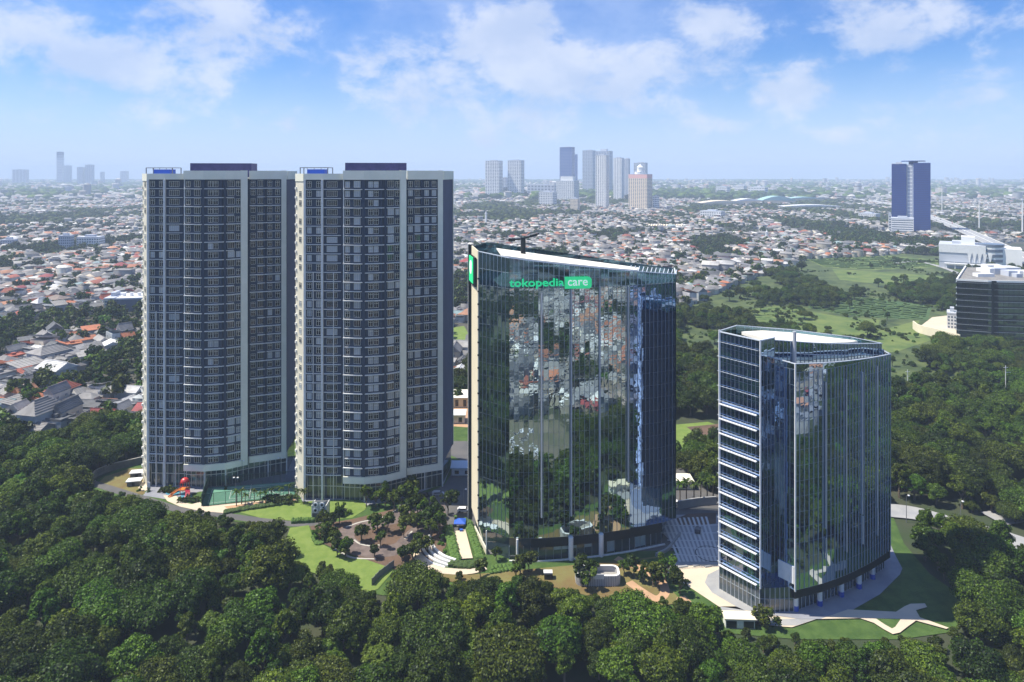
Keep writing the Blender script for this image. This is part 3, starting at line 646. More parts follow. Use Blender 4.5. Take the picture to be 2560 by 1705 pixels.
for k, (pts, m, lb) in enumerate([
    (((1858, 775), (1950, 765), (2090, 790), (2200, 800), (2190, 835), (2010, 850), (1880, 812)), m_fieldb, 'bright meadow behind the wedge tower'),
    (((2030, 740), (2180, 745), (2330, 765), (2320, 800), (2200, 795), (2100, 785), (2020, 770)), m_fieldd, 'dark green vegetable plots behind the wedge tower'),
    (((2010, 645), (2130, 632), (2345, 650), (2345, 668), (2180, 675), (2060, 668)), m_fieldb, 'light green field before the white warehouse'),
    (((2080, 672), (2200, 680), (2350, 690), (2380, 705), (2250, 715), (2100, 700)), m_fieldb, 'long light green field strips'),
    (((2110, 850), (2300, 800), (2290, 822), (2330, 850), (2240, 880), (2150, 885)), m_fieldb, 'light green plot near the curved white wall'),
    (((2090, 870), (2180, 880), (2240, 895), (2200, 910), (2110, 905)), m_soil, 'brown bare strip behind the wedge tower'),
    (((1690, 1062), (1770, 1055), (1830, 1075), (1830, 1120), (1700, 1140), (1600, 1120)), m_lawn, 'bright lawn between the two glass towers'),
    (((1716, 1068), (1800, 1060), (1900, 1075), (1850, 1095), (1760, 1098)), m_soil, 'brown soil patch on the bright lawn'),
    (((1130, 820), (1160, 815), (1180, 850), (1170, 890), (1128, 880)), m_lawn, 'lawn seen between the towers'),
    (((1128, 1020), (1185, 1000), (1190, 1060), (1130, 1100)), m_tan, 'sunlit yard between the towers')]):
    lay('field_plot', GP(pts), m, lb)
# crop rows on the plots (real ridges)
def rows(poly, step, wd, ht, ang, m, name, label):
    c, s = math.cos(ang), math.sin(ang); U = [(x * c + y * s, -x * s + y * c) for x, y in poly]; b = MB()
    v = min(u[1] for u in U)
    while v < max(u[1] for u in U):
        xs = sorted(a[0] + (b_[0] - a[0]) * (v - a[1]) / (b_[1] - a[1]) for a, b_ in zip(U, U[1:] + U[:1]) if (a[1] > v) != (b_[1] > v))
        for x0, x1 in zip(xs[::2], xs[1::2]):
            x = x0 + 1
            while x < x1 - 3:
                L_ = min(x1 - 1 - x, random.uniform(8, 26)); y0 = v + random.uniform(-.3, .3)
                q = [(x, y0 - wd / 2), (x + L_, y0 - wd / 2), (x + L_, y0 + wd / 2), (x, y0 + wd / 2)]
                b.prism([(u * c - w_ * s, u * s + w_ * c) for u, w_ in q], 0.0, ht * random.uniform(.5, 1.2)); x += L_ + random.uniform(.5, 5)
        v += step * random.uniform(.9, 1.3)
    tag(b.build(name, m), label, kind='stuff')
m_crop = mat('crop_leaf', (0.045, 0.095, 0.02), 0.9, noise=(.1, (.08, .13, .03), 8))
rows(GP(((2030, 742), (2180, 747), (2320, 768), (2310, 800), (2200, 795), (2100, 785), (2025, 770))), 5, 2.2, .9, .35, m_crop, 'crop_rows', 'rows of low green crops on the plots')
rows(GP(((2012, 646), (2130, 634), (2340, 652), (2340, 667), (2180, 674), (2060, 667))), 9, 3.0, .9, .1, m_crop, 'crop_rows', 'long crop rows before the warehouse')
0 and rows(GP(((2115, 850), (2290, 804), (2285, 822), (2320, 850), (2240, 878), (2150, 883))), 5, 2, .9, .6, m_crop, 'crop_rows', 'low crop rows near the curved wall')
rows(GP(((1865, 778), (1950, 768), (2020, 780), (2010, 845), (1880, 810))), 7, 1.2, .3, .2, m_fieldd, 'mown_rows', 'faint mown rows on the meadow')

# ---- campus
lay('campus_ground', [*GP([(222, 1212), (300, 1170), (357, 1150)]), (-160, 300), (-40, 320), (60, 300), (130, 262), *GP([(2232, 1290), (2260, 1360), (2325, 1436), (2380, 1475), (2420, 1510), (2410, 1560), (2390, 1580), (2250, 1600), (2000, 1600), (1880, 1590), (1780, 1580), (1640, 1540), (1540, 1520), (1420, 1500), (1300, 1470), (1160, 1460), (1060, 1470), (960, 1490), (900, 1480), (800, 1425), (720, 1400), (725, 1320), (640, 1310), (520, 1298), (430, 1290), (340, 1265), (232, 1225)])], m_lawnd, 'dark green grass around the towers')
lay('asphalt_yard', [*GP([(1000, 1262), (1110, 1215), (1150, 1150)]), (-40, 300), (60, 300), (90, 240), *GP([(1790, 1330), (1700, 1380), (1640, 1378), (1216, 1388), (1200, 1330), (1165, 1335), (1095, 1330), (1030, 1300), (990, 1283)])], m_asph, 'dark asphalt yard behind and beside the signed tower')
lay('apartment_terrace', [*GP([(357, 1240), (420, 1250), (500, 1230), (740, 1222), (760, 1262), (900, 1268), (1000, 1250), (1110, 1210)]), (-24, 280), (-140, 285)], m_slate, 'dark paved terrace at the foot of the apartment towers')
lay('lawn', GP([(240, 1214), (262, 1193), (324, 1172), (362, 1172), (362, 1236), (343, 1240), (300, 1232)]), m_lawny, 'dry lawn left of the apartment towers')
rd = smooth(GP([(225, 1207), (290, 1227), (352, 1246), (457, 1278), (533, 1286), (640, 1301), (735, 1311), (830, 1308)]), 5)
lay('lane', strip(rd, 3.4), m_asph, 'narrow grey lane round the garden')
b = MB(); nm = normals(rd); b.ribbon(rd, 0, .14, -1.95, -1.75); b.ribbon(rd, 0, .14, 1.75, 1.95); tag(b.build('kerb', m_kerb), 'pale kerbs of the narrow lane', kind='structure')
lay('lawn', GP([(600, 1282), (665, 1262), (740, 1258), (800, 1252), (900, 1250), (918, 1264), (912, 1276), (880, 1296), (800, 1303), (735, 1304), (650, 1296)]), m_lawn, 'lawn in front of the right apartment tower')
lay('paving', GP([(408, 1240), (440, 1240), (452, 1256), (480, 1262), (500, 1256), (508, 1268), (560, 1262), (735, 1246), (742, 1252), (640, 1268), (560, 1284), (500, 1279), (450, 1268), (418, 1254)]), m_pale, 'cream path beside the sports court')
lay('paving', GP([(345, 1222), (356, 1205), (368, 1212), (368, 1228), (352, 1228)]), m_pale, 'cream strip at the end of the left tower')
lay('path', GP([(560, 1268), (700, 1250), (735, 1246), (738, 1252), (640, 1268), (575, 1277)]), m_tan, 'tan path between the court and the hedge')
for q, lb in ((((412, 1224), (435, 1220), (448, 1226), (446, 1238), (425, 1240), (412, 1234)), 'left pool of the playground'), (((449, 1234), (468, 1232), (480, 1240), (476, 1250), (458, 1252)), 'right pool of the playground')):
    lay('pool', smooth(GP(q) + GP(q[:1]), 3), m_pool, lb)
court = GP([(504, 1267), (519, 1222), (737, 1206), (737, 1240)])
lay('sports_court', court, m_court, 'green sports court with white lines')
ca, cb, cc_, cdd = [Vector((*p, 0)) for p in court]
def cpt(u, v): return (ca * (1 - u) + cdd * u) * (1 - v) + (cb * (1 - u) + cc_ * u) * v
b = MB()
for u0, v0, u1, v1 in ((.06, .1, .94, .1), (.06, .9, .94, .9), (.06, .1, .06, .9), (.94, .1, .94, .9), (.5, .1, .5, .9), (.28, .22, .72, .22), (.28, .78, .72, .78), (.28, .22, .28, .78), (.72, .22, .72, .78), (.28, .5, .72, .5)):
    p, q = cpt(u0, v0), cpt(u1, v1); p.z = q.z = Z[0] + .012; b.bar(p, q, .14, .012)
pts = [cpt(.82 + .07 * math.cos(a / 20 * 6.283), .45 + .2 * math.sin(a / 20 * 6.283)) for a in range(21)]
for p, q in zip(pts, pts[1:]): p, q = p.copy(), q.copy(); p.z = q.z = Z[0] + .012; b.bar(p, q, .14, .012)
tag(b.build('court_lines', m_line), 'white lines painted on the sports court', kind='structure')
# big lawn, garden with the ring drive, steps
lay('lawn', GP([(725, 1322), (772, 1315), (783, 1352), (832, 1376), (874, 1398), (948, 1404), (990, 1418), (975, 1440), (945, 1475), (900, 1490), (830, 1450), (740, 1420), (715, 1390), (715, 1350)]), m_lawn, 'large bright lawn in front of the apartment towers')
lay('planting_bed', GP([(775, 1318), (880, 1300), (1040, 1262), (1130, 1330), (1100, 1400), (1000, 1430), (905, 1398), (835, 1374), (785, 1350)]), m_soil, 'brown planted bed in the ring of the drive')
ring = [G(945 + 108 * math.cos(a) , 1350 + 38 * math.sin(a)) for a in [R(-60 + 300 * i / 26) for i in range(27)]]
lay('drive', strip(smooth(GP([(1040, 1286), (985, 1300), (900, 1318), (860, 1340), (880, 1368), (940, 1382), (1000, 1372), (1030, 1345), (1060, 1318), (1080, 1300)]), 5), 6.5), m_brick, 'brown paved ring drive')
lay('drive', GP([(960, 1290), (1045, 1255), (1110, 1250), (1120, 1320), (1060, 1325), (1000, 1310)]), m_brick, 'brown paved forecourt')
b = MB()
for q in ([(865, 1320), (900, 1308), (960, 1294), (1005, 1268)], [(885, 1352), (900, 1362), (925, 1367), (950, 1365)], [(1012, 1350), (1022, 1340), (1030, 1330)], [(835, 1373), (880, 1396), (940, 1400)]):
    b.ribbon(smooth(GP(q), 5), 0, .35, -.3, .3)
tag(b.build('garden_kerb', m_kerb), 'pale low kerbs of the garden beds', kind='structure')
lay('path', GP([(1170, 1440), (1560, 1404), (1640, 1394), (1790, 1440), (1760, 1500), (1640, 1520), (1500, 1500), (1380, 1470), (1160, 1465), (1060, 1440), (1120, 1425)]), m_lawny, 'brown and yellow lawn in front of the signed tower')
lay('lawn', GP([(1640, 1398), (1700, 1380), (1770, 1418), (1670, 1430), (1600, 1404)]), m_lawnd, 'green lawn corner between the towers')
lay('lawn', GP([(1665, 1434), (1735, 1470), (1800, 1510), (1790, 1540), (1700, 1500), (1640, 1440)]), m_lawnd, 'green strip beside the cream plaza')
for q, wd, m, lb in (([(1540, 1398), (1600, 1425), (1650, 1452), (1662, 1485), (1640, 1500), (1600, 1478), (1572, 1458)], 2.6, m_tan, 'tan garden path loop near the white pod'), ([(1720, 1500), (1700, 1506), (1690, 1504)], 3, m_tan, 'short tan path end under the trees')):
    lay('path', strip(smooth(GP(q), 5), wd), m, lb)
arc = smooth(GP([(1036, 1368), (1050, 1400), (1085, 1424), (1135, 1432), (1180, 1430), (1212, 1420)]), 6)
lay('path', strip(arc, 3.0), m_pale, 'white curved path at the foot of the steps')
# plaza round the wedge tower
lay('plaza', GP([(1668, 1434), (1735, 1412), (1796, 1412), (1900, 1540), (1960, 1538), (2052, 1548), (1980, 1572), (1925, 1568), (1860, 1545), (1797, 1520)]), m_pale, 'cream plaza left of the wedge tower')
lay('plaza_ring', GP([(1800, 1425), (1770, 1440), (1762, 1460), (1780, 1485), (1840, 1520), (1902, 1548), (1960, 1552), (2052, 1548), (1990, 1568), (1930, 1568), (1870, 1548), (1820, 1560), (1800, 1520), (1905, 1536), (1890, 1450)]), m_grey, 'grey paving ring at the foot of the wedge tower')
lay('plaza_court', GP([(1668, 1428), (1700, 1378), (1650, 1330), (1640, 1290), (1800, 1290), (1800, 1415), (1740, 1414)]), m_grey, 'pale grey forecourt between the glass towers')
b = MB()
for i in range(11):
    a, c = G(1655 + i * 11, 1300 - i * 0.5), G(1700 + i * 10, 1408); b.bar((*a, Z[0] + .03), (*c, Z[0] + .03), .7, .02)
for i in range(5): a, c = G(1652 + i * 8, 1318 + i * 18), G(1796, 1316 + i * 20); b.bar((*a, Z[0] + .04), (*c, Z[0] + .04), .45, .02)
Z[0] += .02; tag(b.build('pale_bands', mat('pale_band', (.58, .58, .55), .85)), 'pale bands across the forecourt', kind='structure')  # pale strips laid across the forecourt
lay('planting_bed', GP([(1690, 1300), (1720, 1288), (1790, 1285), (1790, 1312), (1740, 1320), (1700, 1316)]), m_soil, 'dark oval planting bed on the forecourt')
lay('walkway', GP([(1905, 1538), (2000, 1552), (2060, 1552), (2130, 1530), (2200, 1490), (2250, 1440), (2256, 1425), (2240, 1395), (2224, 1360), (2100, 1400), (1990, 1480)]), m_slate, 'slate walkway round the wedge tower')
lay('path', GP([(2052, 1552), (2120, 1528), (2240, 1534), (2262, 1520), (2276, 1514), (2312, 1513), (2318, 1522), (2290, 1530), (2300, 1548), (2372, 1574), (2366, 1577), (2290, 1556), (2268, 1572), (2250, 1586), (2232, 1590), (2210, 1578), (2185, 1562), (2150, 1550)]), m_pale, 'branched cream path on the lawn')
lay('lawn', GP([(2190, 1551), (2252, 1552), (2238, 1572), (2230, 1576), (2212, 1566)]), m_lawnd, 'small triangular lawn between the path branches')
# the road at the right and the toll road
def road(pts, wd, z, name, label, m=None):
    q = smooth(pts, 6); b = MB(); n = len(q)
    if z > 1:
        b.ribbon(q, z - 1.2, z, -wd / 2, wd / 2, 0); b.ribbon(q, z, z + .9, wd / 2 - .3, wd / 2, 1); b.ribbon(q, z, z + .9, -wd / 2, -wd / 2 + .3, 1); b.ribbon(q, z, z + .7, -.3, .3, 1)
        root = empty(name, (0, 0, 0), label, 'bridge'); b.build('deck', [m or m_asph, m_slab], root)
        L_ = 0
        for a, c in zip(q, q[1:]):
            L_ += math.dist(a, c)
            if L_ > 38: L_ = 0; b = MB(); b.box(a[0] - 1, a[0] + 1, a[1] - 1, a[1] + 1, 0, z - 1.2); b.build('pier', m_slab, root)
        b = MB()
        for o_ in (-wd / 4, wd / 4):
            for a, c in list(zip(q, q[1:]))[::1]:
                d = Vector((c[0] - a[0], c[1] - a[1], 0)); L2 = d.length; d.normalize(); nrm = Vector((d.y, -d.x, 0)) * o_
                k = 0
                while k < L2: b.bar(Vector((*a, z + .01)) + nrm + d * k, Vector((*a, z + .01)) + nrm + d * min(L2, k + 5), .3, .012); k += 14
        b.build('lane_marks', m_line, root)
        return q
    Z[0] += .012; b = MB(); b.ribbon(q, 0, .0, -wd / 2, wd / 2)
    lay(name, strip(q, wd), m or m_asph, label); return q
road(GP([(2215, 1278), (2290, 1287), (2380, 1312), (2500, 1345), (2620, 1385)]), 10, 0, 'road', 'grey road right of the wedge tower', m_grey)
road(GP([(2480, 1300), (2560, 1290), (2680, 1285)]), 9, 0, 'road', 'road end at the right edge', m_grey)
toll = road([G(2700, 730, 8), G(2580, 655, 8), G(2500, 616, 8), G(2420, 580, 8), G(2350, 551, 8), G(2300, 533, 8), G(2235, 512, 8), G(2160, 500, 8), G(2080, 492, 8)], 26, 8, 'toll_road', 'elevated pale toll road running past the blue tower', m_grey)
road(GP([(2230, 660), (2300, 655), (2400, 690), (2300, 720)]), 6, 0, 'road', 'field lane near the warehouse', m_grey)
# ================================================================ things on the campus
m_hedge = mat('hedge_leaf', (0.06, 0.13, 0.02), 0.9, noise=(1.5, (0.10, 0.18, 0.03)), bump=(4, 1, .3))
m_fence = mat('green_fence', (0.03, 0.07, 0.055), 0.6)
m_wall2 = mat('boundary_wall', (0.12, 0.12, 0.11), 0.85, noise=(.5, (.16, .16, .14)))
m_car = mat('white_car_paint', (0.80, 0.80, 0.80), 0.25, spec=.6)
m_tyre = mat('tyre_rubber', (0.02, 0.02, 0.02), 0.8)
m_red = mat('red_plastic', (0.55, 0.03, 0.03), 0.4); m_orange = mat('orange_plastic', (0.70, 0.22, 0.04), 0.4)
m_umb = mat('blue_canvas', (0.02, 0.10, 0.50), 0.6)
def top(name, label, cat, loc=(0, 0, 0), group=None, rz=0): return empty(name, loc, label, cat, group, rz)
# boundary wall on the left
w_ = smooth(GP([(231, 1204), (242, 1192), (280, 1177), (320, 1168), (362, 1158)]), 5)
b = MB(); b.ribbon(w_, 0, 2.8, -.15, .15); b.ribbon(w_, 2.8, 2.95, -.22, .22, 1); tag(b.build('boundary_wall', [m_wall2, m_kerb]), 'dark curved boundary wall round the dry lawn', 'wall')
w_ = GP([(930, 1466), (948, 1446), (985, 1418)]); root = top('garden_fence', 'grey slatted fence at the end of the bright lawn', 'fence')
for i, (a, c) in enumerate(zip(resample(w_, 2.4), resample(w_, 2.4)[1:])):
    b = MB(); b.ribbon([a, c], .2, 2.2, -.05, .05); b.build('fence_panel', m_steel, root)
    b = MB(); b.box(a[0] - .1, a[0] + .1, a[1] - .1, a[1] + .1, 0, 2.4); b.build('post', m_steel, root)
# tennis court fence, lamps
root = top('court_fence', 'tall dark mesh fence round the green sports court', 'fence', (ca.x, ca.y, 0))
mesh_m = bpy.data.materials.new('fence_mesh'); mesh_m.use_nodes = True; t = N(mesh_m.node_tree)
mx = t.n('ShaderNodeMixShader', {0: .22, 1: t.n('ShaderNodeBsdfTransparent').outputs[0], 2: t.n('ShaderNodeBsdfDiffuse', {'Color': (.02, .05, .04, 1)}).outputs[0]}); t.n('ShaderNodeOutputMaterial', {0: mx.outputs[0]})
q = [tuple((cpt(u, v) - ca).xy) for u, v in ((0, 0), (1, 0), (1, 1), (0, 1), (0, 0))]
for p in resample(q, 4.0)[:-1]: b = MB(); b.box(p[0] - .06, p[0] + .06, p[1] - .06, p[1] + .06, 0, 4.5); b.build('post', m_fence, root)
for i in range(4):
    b = MB(); b.ribbon([q[i], q[i + 1]], .1, 4.4, -.02, .02); b.build('mesh_panel', mesh_m, root)
    b = MB(); b.ribbon([q[i], q[i + 1]], 4.4, 4.5, -.06, .06); b.build('rail', m_fence, root)
    if i == 3: b = MB(); b.ribbon([q[i], q[i + 1]], 0, 4.4, .05, .09); b.build('windbreak', m_fence, root)
root = top('court_net', 'white topped net across the middle of the sports court', 'net'); b = MB(); p, c = cpt(.5, .08), cpt(.5, .92)
b.ribbon([tuple(p.xy), tuple(c.xy)], .1, 1.0, -.02, .02, 1); b.ribbon([tuple(p.xy), tuple(c.xy)], 1.0, 1.1, -.04, .04, 0); b.build('net', [m_line, mesh_m], root)
for c_ in (p, c): b = MB(); b.cyl((c_.x, c_.y), .06, 0, 1.15, 8); b.build('post', m_fence, root)
m_lampg = mat('lamp_head_glass', (0.85, 0.85, 0.82), 0.3)
def lamp(x, y, h, label, two=True, group=None, name='floodlight'):
    root = top(name, label, 'lamp', (x, y, 0), group); b = MB(); b.cyl((0, 0), .12, 0, h, 8, r1=.07); b.build('pole', m_steel, root)
    b = MB(); b.bar((-.75 if two else 0, 0, h), (.75, 0, h), .08); b.build('arm', m_steel, root)
    for s_ in ((-.7, .7) if two else (.8,)): b = MB(); b.box(s_ - .28, s_ + .28, -.3, .3, h - .05, h + .2); b.build('lamp_head', m_lampg, root)
for u, v, lb in ((.38, .95, 'twin floodlight pole at the left half of the court'), (.82, .95, 'twin floodlight pole at the right half of the court')):
    p = cpt(u, v); lamp(p.x, p.y + 1, 9.5, lb, True, 'floodlights of the sports court')
p = cpt(.36, -.01); lamp(p.x, p.y, 9, 'twin floodlight pole at the front fence of the court', True, 'floodlights of the sports court')
for px, py, h, lb in ((2266, 1306, 9, 'street lamp beside the wedge tower on the right road'), (2401, 1322, 9, 'street lamp farther right on the right road'), (1159, 1262, 5.5, 'lamp pole behind the white car')):
    g = G(px, py); lamp(g[0], g[1], h, lb, False, None, 'street_lamp')
# sheds on the dry lawn
for i, (px, py, lb) in enumerate(((336, 1213, 'grey roofed shed nearer the dark wall, lower of the pair'), (344, 1192, 'grey roofed shed beside the left tower end, upper of the pair'))):
    g = G(px, py); root = top('shed', lb, 'shed', (*g, 0), 'pair of sheds left of the towers', .2)
    b = MB(); b.box(-2.2, 2.2, -1.3, 1.3, 0, 1.9); b.build('wall', m_wall2, root); b = MB(); b.box(-2.6, 2.6, -1.7, 1.7, 1.9, 2.2); b.build('roof', m_slab, root); b = MB(); b.box(-.5, .5, -1.36, -1.3, .05, 1.7); b.build('door', m_dark, root)
g = G(372, 1228); root = top('signboard', 'small white board at the corner of the left tower', 'sign', (*g, 0)); b = MB(); b.box(-.5, .5, -.1, .1, .5, 3.4); b.build('board', m_white, root); b = MB(); b.cyl((0, .1), .07, 0, .5, 8); b.build('post', m_steel, root)
# playground
g = G(462, 1236); root = top('playground_slide', 'red and orange playground tower with round roof and slide beside the pools', 'slide', (*g, 0))
for x in (-1.2, 1.2):
    for y in (-1, 1): b = MB(); b.cyl((x, y), .12, 0, 4.6, 8); b.build('post', m_red, root)
b = MB(); b.box(-1.6, 1.6, -1.3, 1.3, 1.9, 2.15); b.build('deck', m_orange, root)
bm = bmesh.new(); bmesh.ops.create_uvsphere(bm, u_segments=16, v_segments=8, radius=1.5); bmesh.ops.translate(bm, verts=bm.verts, vec=(0, 0, 0))
bmesh.ops.delete(bm, geom=[v for v in bm.verts if v.co.z < -.3], context='VERTS'); me = bpy.data.meshes.new('dome_roof'); bm.to_mesh(me); bm.free(); me.materials.append(m_red); link('dome_roof', me, root, (0, 0, 4.7))
b = MB(); pr = [(-1.6, 0, 2.1), (-2.8, -.5, 1.5), (-3.9, -1.4, .8), (-4.3, -2.6, .3)]
for a, c in zip(pr, pr[1:]): b.bar(a, c, 1.1, .12); b.bar(Vector(a) + Vector((.2, .5, .3)), Vector(c) + Vector((.3, .5, .3)), .12, .45); b.bar(Vector(a) + Vector((-.1, -.55, .3)), Vector(c) + Vector((-.3, -.5, .3)), .12, .45)
b.build('slide', m_orange, root)
b = MB(); pr = [(1.4, -1, 2.1), (2.2, -2.2, 1.6), (2.6, -3.6, .9), (2.6, -4.8, .35)]
for a, c in zip(pr, pr[1:]): b.bar(a, c, 1.5, .9)
b.build('tube_slide', mat('dark_red_plastic', (.35, .01, .04), .4), root)
# hedges
def hedge(pts, wd, h, label, group=None, m=None):
    q = smooth(pts, 6); b = MB(); rr = random.Random(len(MATS) + int(pts[0][0]))
    q = resample(q, .9)
    for p, n_ in zip(q, normals(q)):
        for k in (-1, 0, 1):
            s_ = wd * rr.uniform(.26, .4); c = (p[0] + n_[0] * k * wd * .27, p[1] + n_[1] * k * wd * .27); hh = h * rr.uniform(.8, 1.1); b.cyl(c, s_ * 1.25, 0, hh * .75, 6); b.cyl(c, s_ * 1.15, hh * .75, hh, 6, r1=s_ * .5)
    return tag(b.build('hedge', m or m_hedge), label, 'hedge', group)
hedge(GP([(565, 1283), (600, 1277), (660, 1268), (720, 1258)]), 2.0, 1.2, 'long clipped hedge between the tan path and the lawn', m=mat('dark_hedge_leaf', (.035, .07, .015), .9, noise=(1.5, (.06, .10, .02)), bump=(4, 1, .3)))
hedge(GP([(732, 1308), (770, 1306), (800, 1303)]), 1.6, 1.6, 'dark hedge above the bright lawn')
hedge(GP([(1168, 1308), (1182, 1350), (1200, 1400)]), 2.2, 1.8, 'bright hedge on the right side of the ramp')
hedge(GP([(1120, 1325), (1128, 1360), (1140, 1408)]), 2.4, 1.8, 'bright hedge on the left side of the ramp')
hedge(GP([(1130, 1412), (1165, 1418), (1205, 1412)]), 2.6, 1.4, 'dark hedge across the foot of the ramp', m=MATS['dark_hedge_leaf'])
hedge(GP([(1232, 1424), (1290, 1417)]), 1.4, 1.1, 'rear of two short clipped hedges on the brown lawn', 'two short hedges')
hedge(GP([(1228, 1434), (1285, 1426)]), 1.4, 1.1, 'front of two short clipped hedges on the brown lawn', 'two short hedges')
hedge(GP([(785, 1345), (795, 1362), (812, 1352), (806, 1330)]), 1.4, .9, 'thin curved hedge at the edge of the bright lawn')
# ramp with dotted middle strip
b = MB(); q = GP([(1143, 1332), (1160, 1405)]); tag(b, None) if False else None
b.face([(x, y, Z[0] + .02) for x, y in GP([(1130, 1403), (1182, 1400), (1164, 1330), (1131, 1332)])]); tag(b.build('ramp', m_pale), 'pale ramp between the bright hedges', kind='structure')
root = top('ramp_blocks', 'row of small dark blocks down the middle of the ramp', 'kerb')
for i in range(16):
    u = i / 15; g = G(1148 + 10 * u, 1336 + 62 * u); b = MB(); b.box(g[0] - .3, g[0] + .3, g[1] - .2, g[1] + .2, .05, .45); b.build('block', m_dark, root)
# curved white steps
root = top('garden_steps', 'curved white terraced steps left of the ramp', 'steps')
for i in range(4):
    q = smooth(GP([(1040 + i * 11, 1364 - i * 5), (1052 + i * 11, 1388 - i * 3), (1078 + i * 10, 1408 - i * 3), (1112 + i * 9, 1420 - i * 3)]), 6); b = MB(); b.ribbon(q, 0, .35 + .4 * i, -.38, .38); b.build('step', m_white, root)
# blue umbrella, gate post, block
g = G(1150, 1322); root = top('umbrella', 'blue square umbrella at the head of the ramp', 'umbrella', (*g, 0)); b = MB(); b.cyl((0, 0), .06, 0, 3.2, 8); b.build('pole', m_steel, root)
b = MB(); k = 1.9; P_ = [(-k, -k, 2.6), (k, -k, 2.6), (k, k, 2.6), (-k, k, 2.6), (0, 0, 3.5)]
for i in range(4): b.face([P_[i], P_[(i + 1) % 4], P_[4]]); b.face([P_[i], (P_[i][0], P_[i][1], 2.35), (P_[(i + 1) % 4][0], P_[(i + 1) % 4][1], 2.35), P_[(i + 1) % 4]])
b.build('canopy', m_umb, root); b = MB(); b.cyl((0, 0), .4, 0, .15, 10); b.build('base', m_steel, root)
g = G(1139, 1318); b = MB(); b.box(-.35, .35, -.35, .35, 0, 3.6); b.box(-.45, .45, -.45, .45, 3.6, 3.75); tag(b.build('gate_post', m_hedge, loc=(*g, 0)), 'green gate post left of the blue umbrella', 'post')
g = G(1153, 1332); root = top('gate_booth', 'low blue striped barrier under the umbrella', 'barrier', (*g, 0)); b = MB(); b.box(-.5, .5, -.4, .4, 0, 1.2); b.build('housing', m_umb, root); b = MB(); b.box(.5, 3.0, -.05, .05, .95, 1.1); b.build('arm', m_white, root)
# car
def car(loc, rz, m, label, group=None, s_=1.0, name='parked_car', parts=True):
    root = top(name, label, 'car', loc, group, rz); root.scale = (s_, s_, s_)
    b = MB(); pf = [(-2.2, .35), (2.2, .35), (2.25, .75), (1.35, .95), (.75, 1.45), (-1.5, 1.5), (-2.15, 1.0)]; n = len(pf)
    k = len(b.v); b.v += [(x, -.85, z) for x, z in pf] + [(x, .85, z) for x, z in pf]
    for i in range(n): j = (i + 1) % n; b.f.append((k + i, k + j, k + n + j, k + n + i)); b.m.append(0)
    b.f.append(tuple(range(k, k + n))); b.f.append(tuple(range(k + 2 * n - 1, k + n - 1, -1))); b.m += [0, 0]; b.build('body', m, root)
    b = MB(); b.face([(-1.45, -.865, 1.0), (1.1, -.865, .97), (.7, -.865, 1.38), (-1.4, -.865, 1.4)]); b.face([(1.1, .865, .97), (-1.45, .865, 1.0), (-1.4, .865, 1.4), (.7, .865, 1.38)])
    b.face([(1.36, -.7, .99), (1.36, .7, .99), (.80, .65, 1.44), (.80, -.65, 1.44)]); b.build('window', m_glassd, root)
    for x in (-1.35, 1.4):
        for y in (-.88, .66): b = MB(); b.cyl((0, 0), .34, 0, .22, 12); b.build('wheel', m_tyre, root, loc=(x, y + .22, .34), rot=(R(90), 0, 0))
    return root
g = G(1159, 1279); car((*g, 0), R(3), m_car, 'white car parked in the yard beside the signed tower')
# motorbikes
for i in range(7):
    g = G(1070 + i * 6.0, 1286 - i * 1.2); root = top('motorbike', 'small dark motorbike in the row parked by the garden trees', 'motorbike', (*g, 0), 'motorbikes parked in a row', 1.2 + .1 * (i % 3)); b = MB()
    for x in (-.6, .6): b.cyl((0, 0), .3, 0, .1, 10); 
    b = MB(); b.bar((-.5, 0, .6), (.5, 0, .65), .28, .35); b.bar((.5, 0, .3), (.35, 0, 1.0), .08); b.bar((.3, -.35, 1.0), (.3, .35, 1.0), .06); b.build('frame', m_steel if i % 2 else m_dark, root)
    for x in (-.62, .62): b = MB(); b.cyl((0, 0), .3, 0, .1, 10); b.build('wheel', m_tyre, root, loc=(x, .05, .3), rot=(R(90), 0, 0))
# generator housing with fans
g = G(799, 1302); root = top('cooling_unit', 'dark grey plant housing with four white topped fans in front of the right apartment tower', 'cooling unit', (*g, 0))
b = MB(); b.box(-2.4, 2.4, -.8, 3.2, 0, 3.0); b.build('housing', mat('housing_grey', (.09, .10, .11), .6), root); b = MB(); b.box(-2.5, 2.5, 3.2, 3.6, 0, 5.2); b.build('back_panel', m_steel, root)
b = MB(); b.box(-2.4, 2.4, -.8, -.5, 3.0, 5.4); b.box(-2.5, -2.3, -.9, 3.4, 0, 5.6); b.box(2.3, 2.5, -.9, 3.4, 0, 5.6); b.build('frame', m_slab, root)
b = MB(); b.box(-2.2, 2.2, -.9, -.81, 3.2, 7.0); b.build('louvre_panel', mat('pale_louvre', (.45, .46, .42), .6), root)
for x in (-1.1, 1.1):
    for z in (4.1, 5.9): b = MB(); b.cyl((0, 0), .8, 0, .25, 14); f_ = b.build('fan', m_white, root, loc=(x, -.9, z), rot=(R(90), 0, 0)); b = MB(); b.cyl((0, 0), .45, .25, .32, 12); b.build('fan_hub', m_dark, f_)
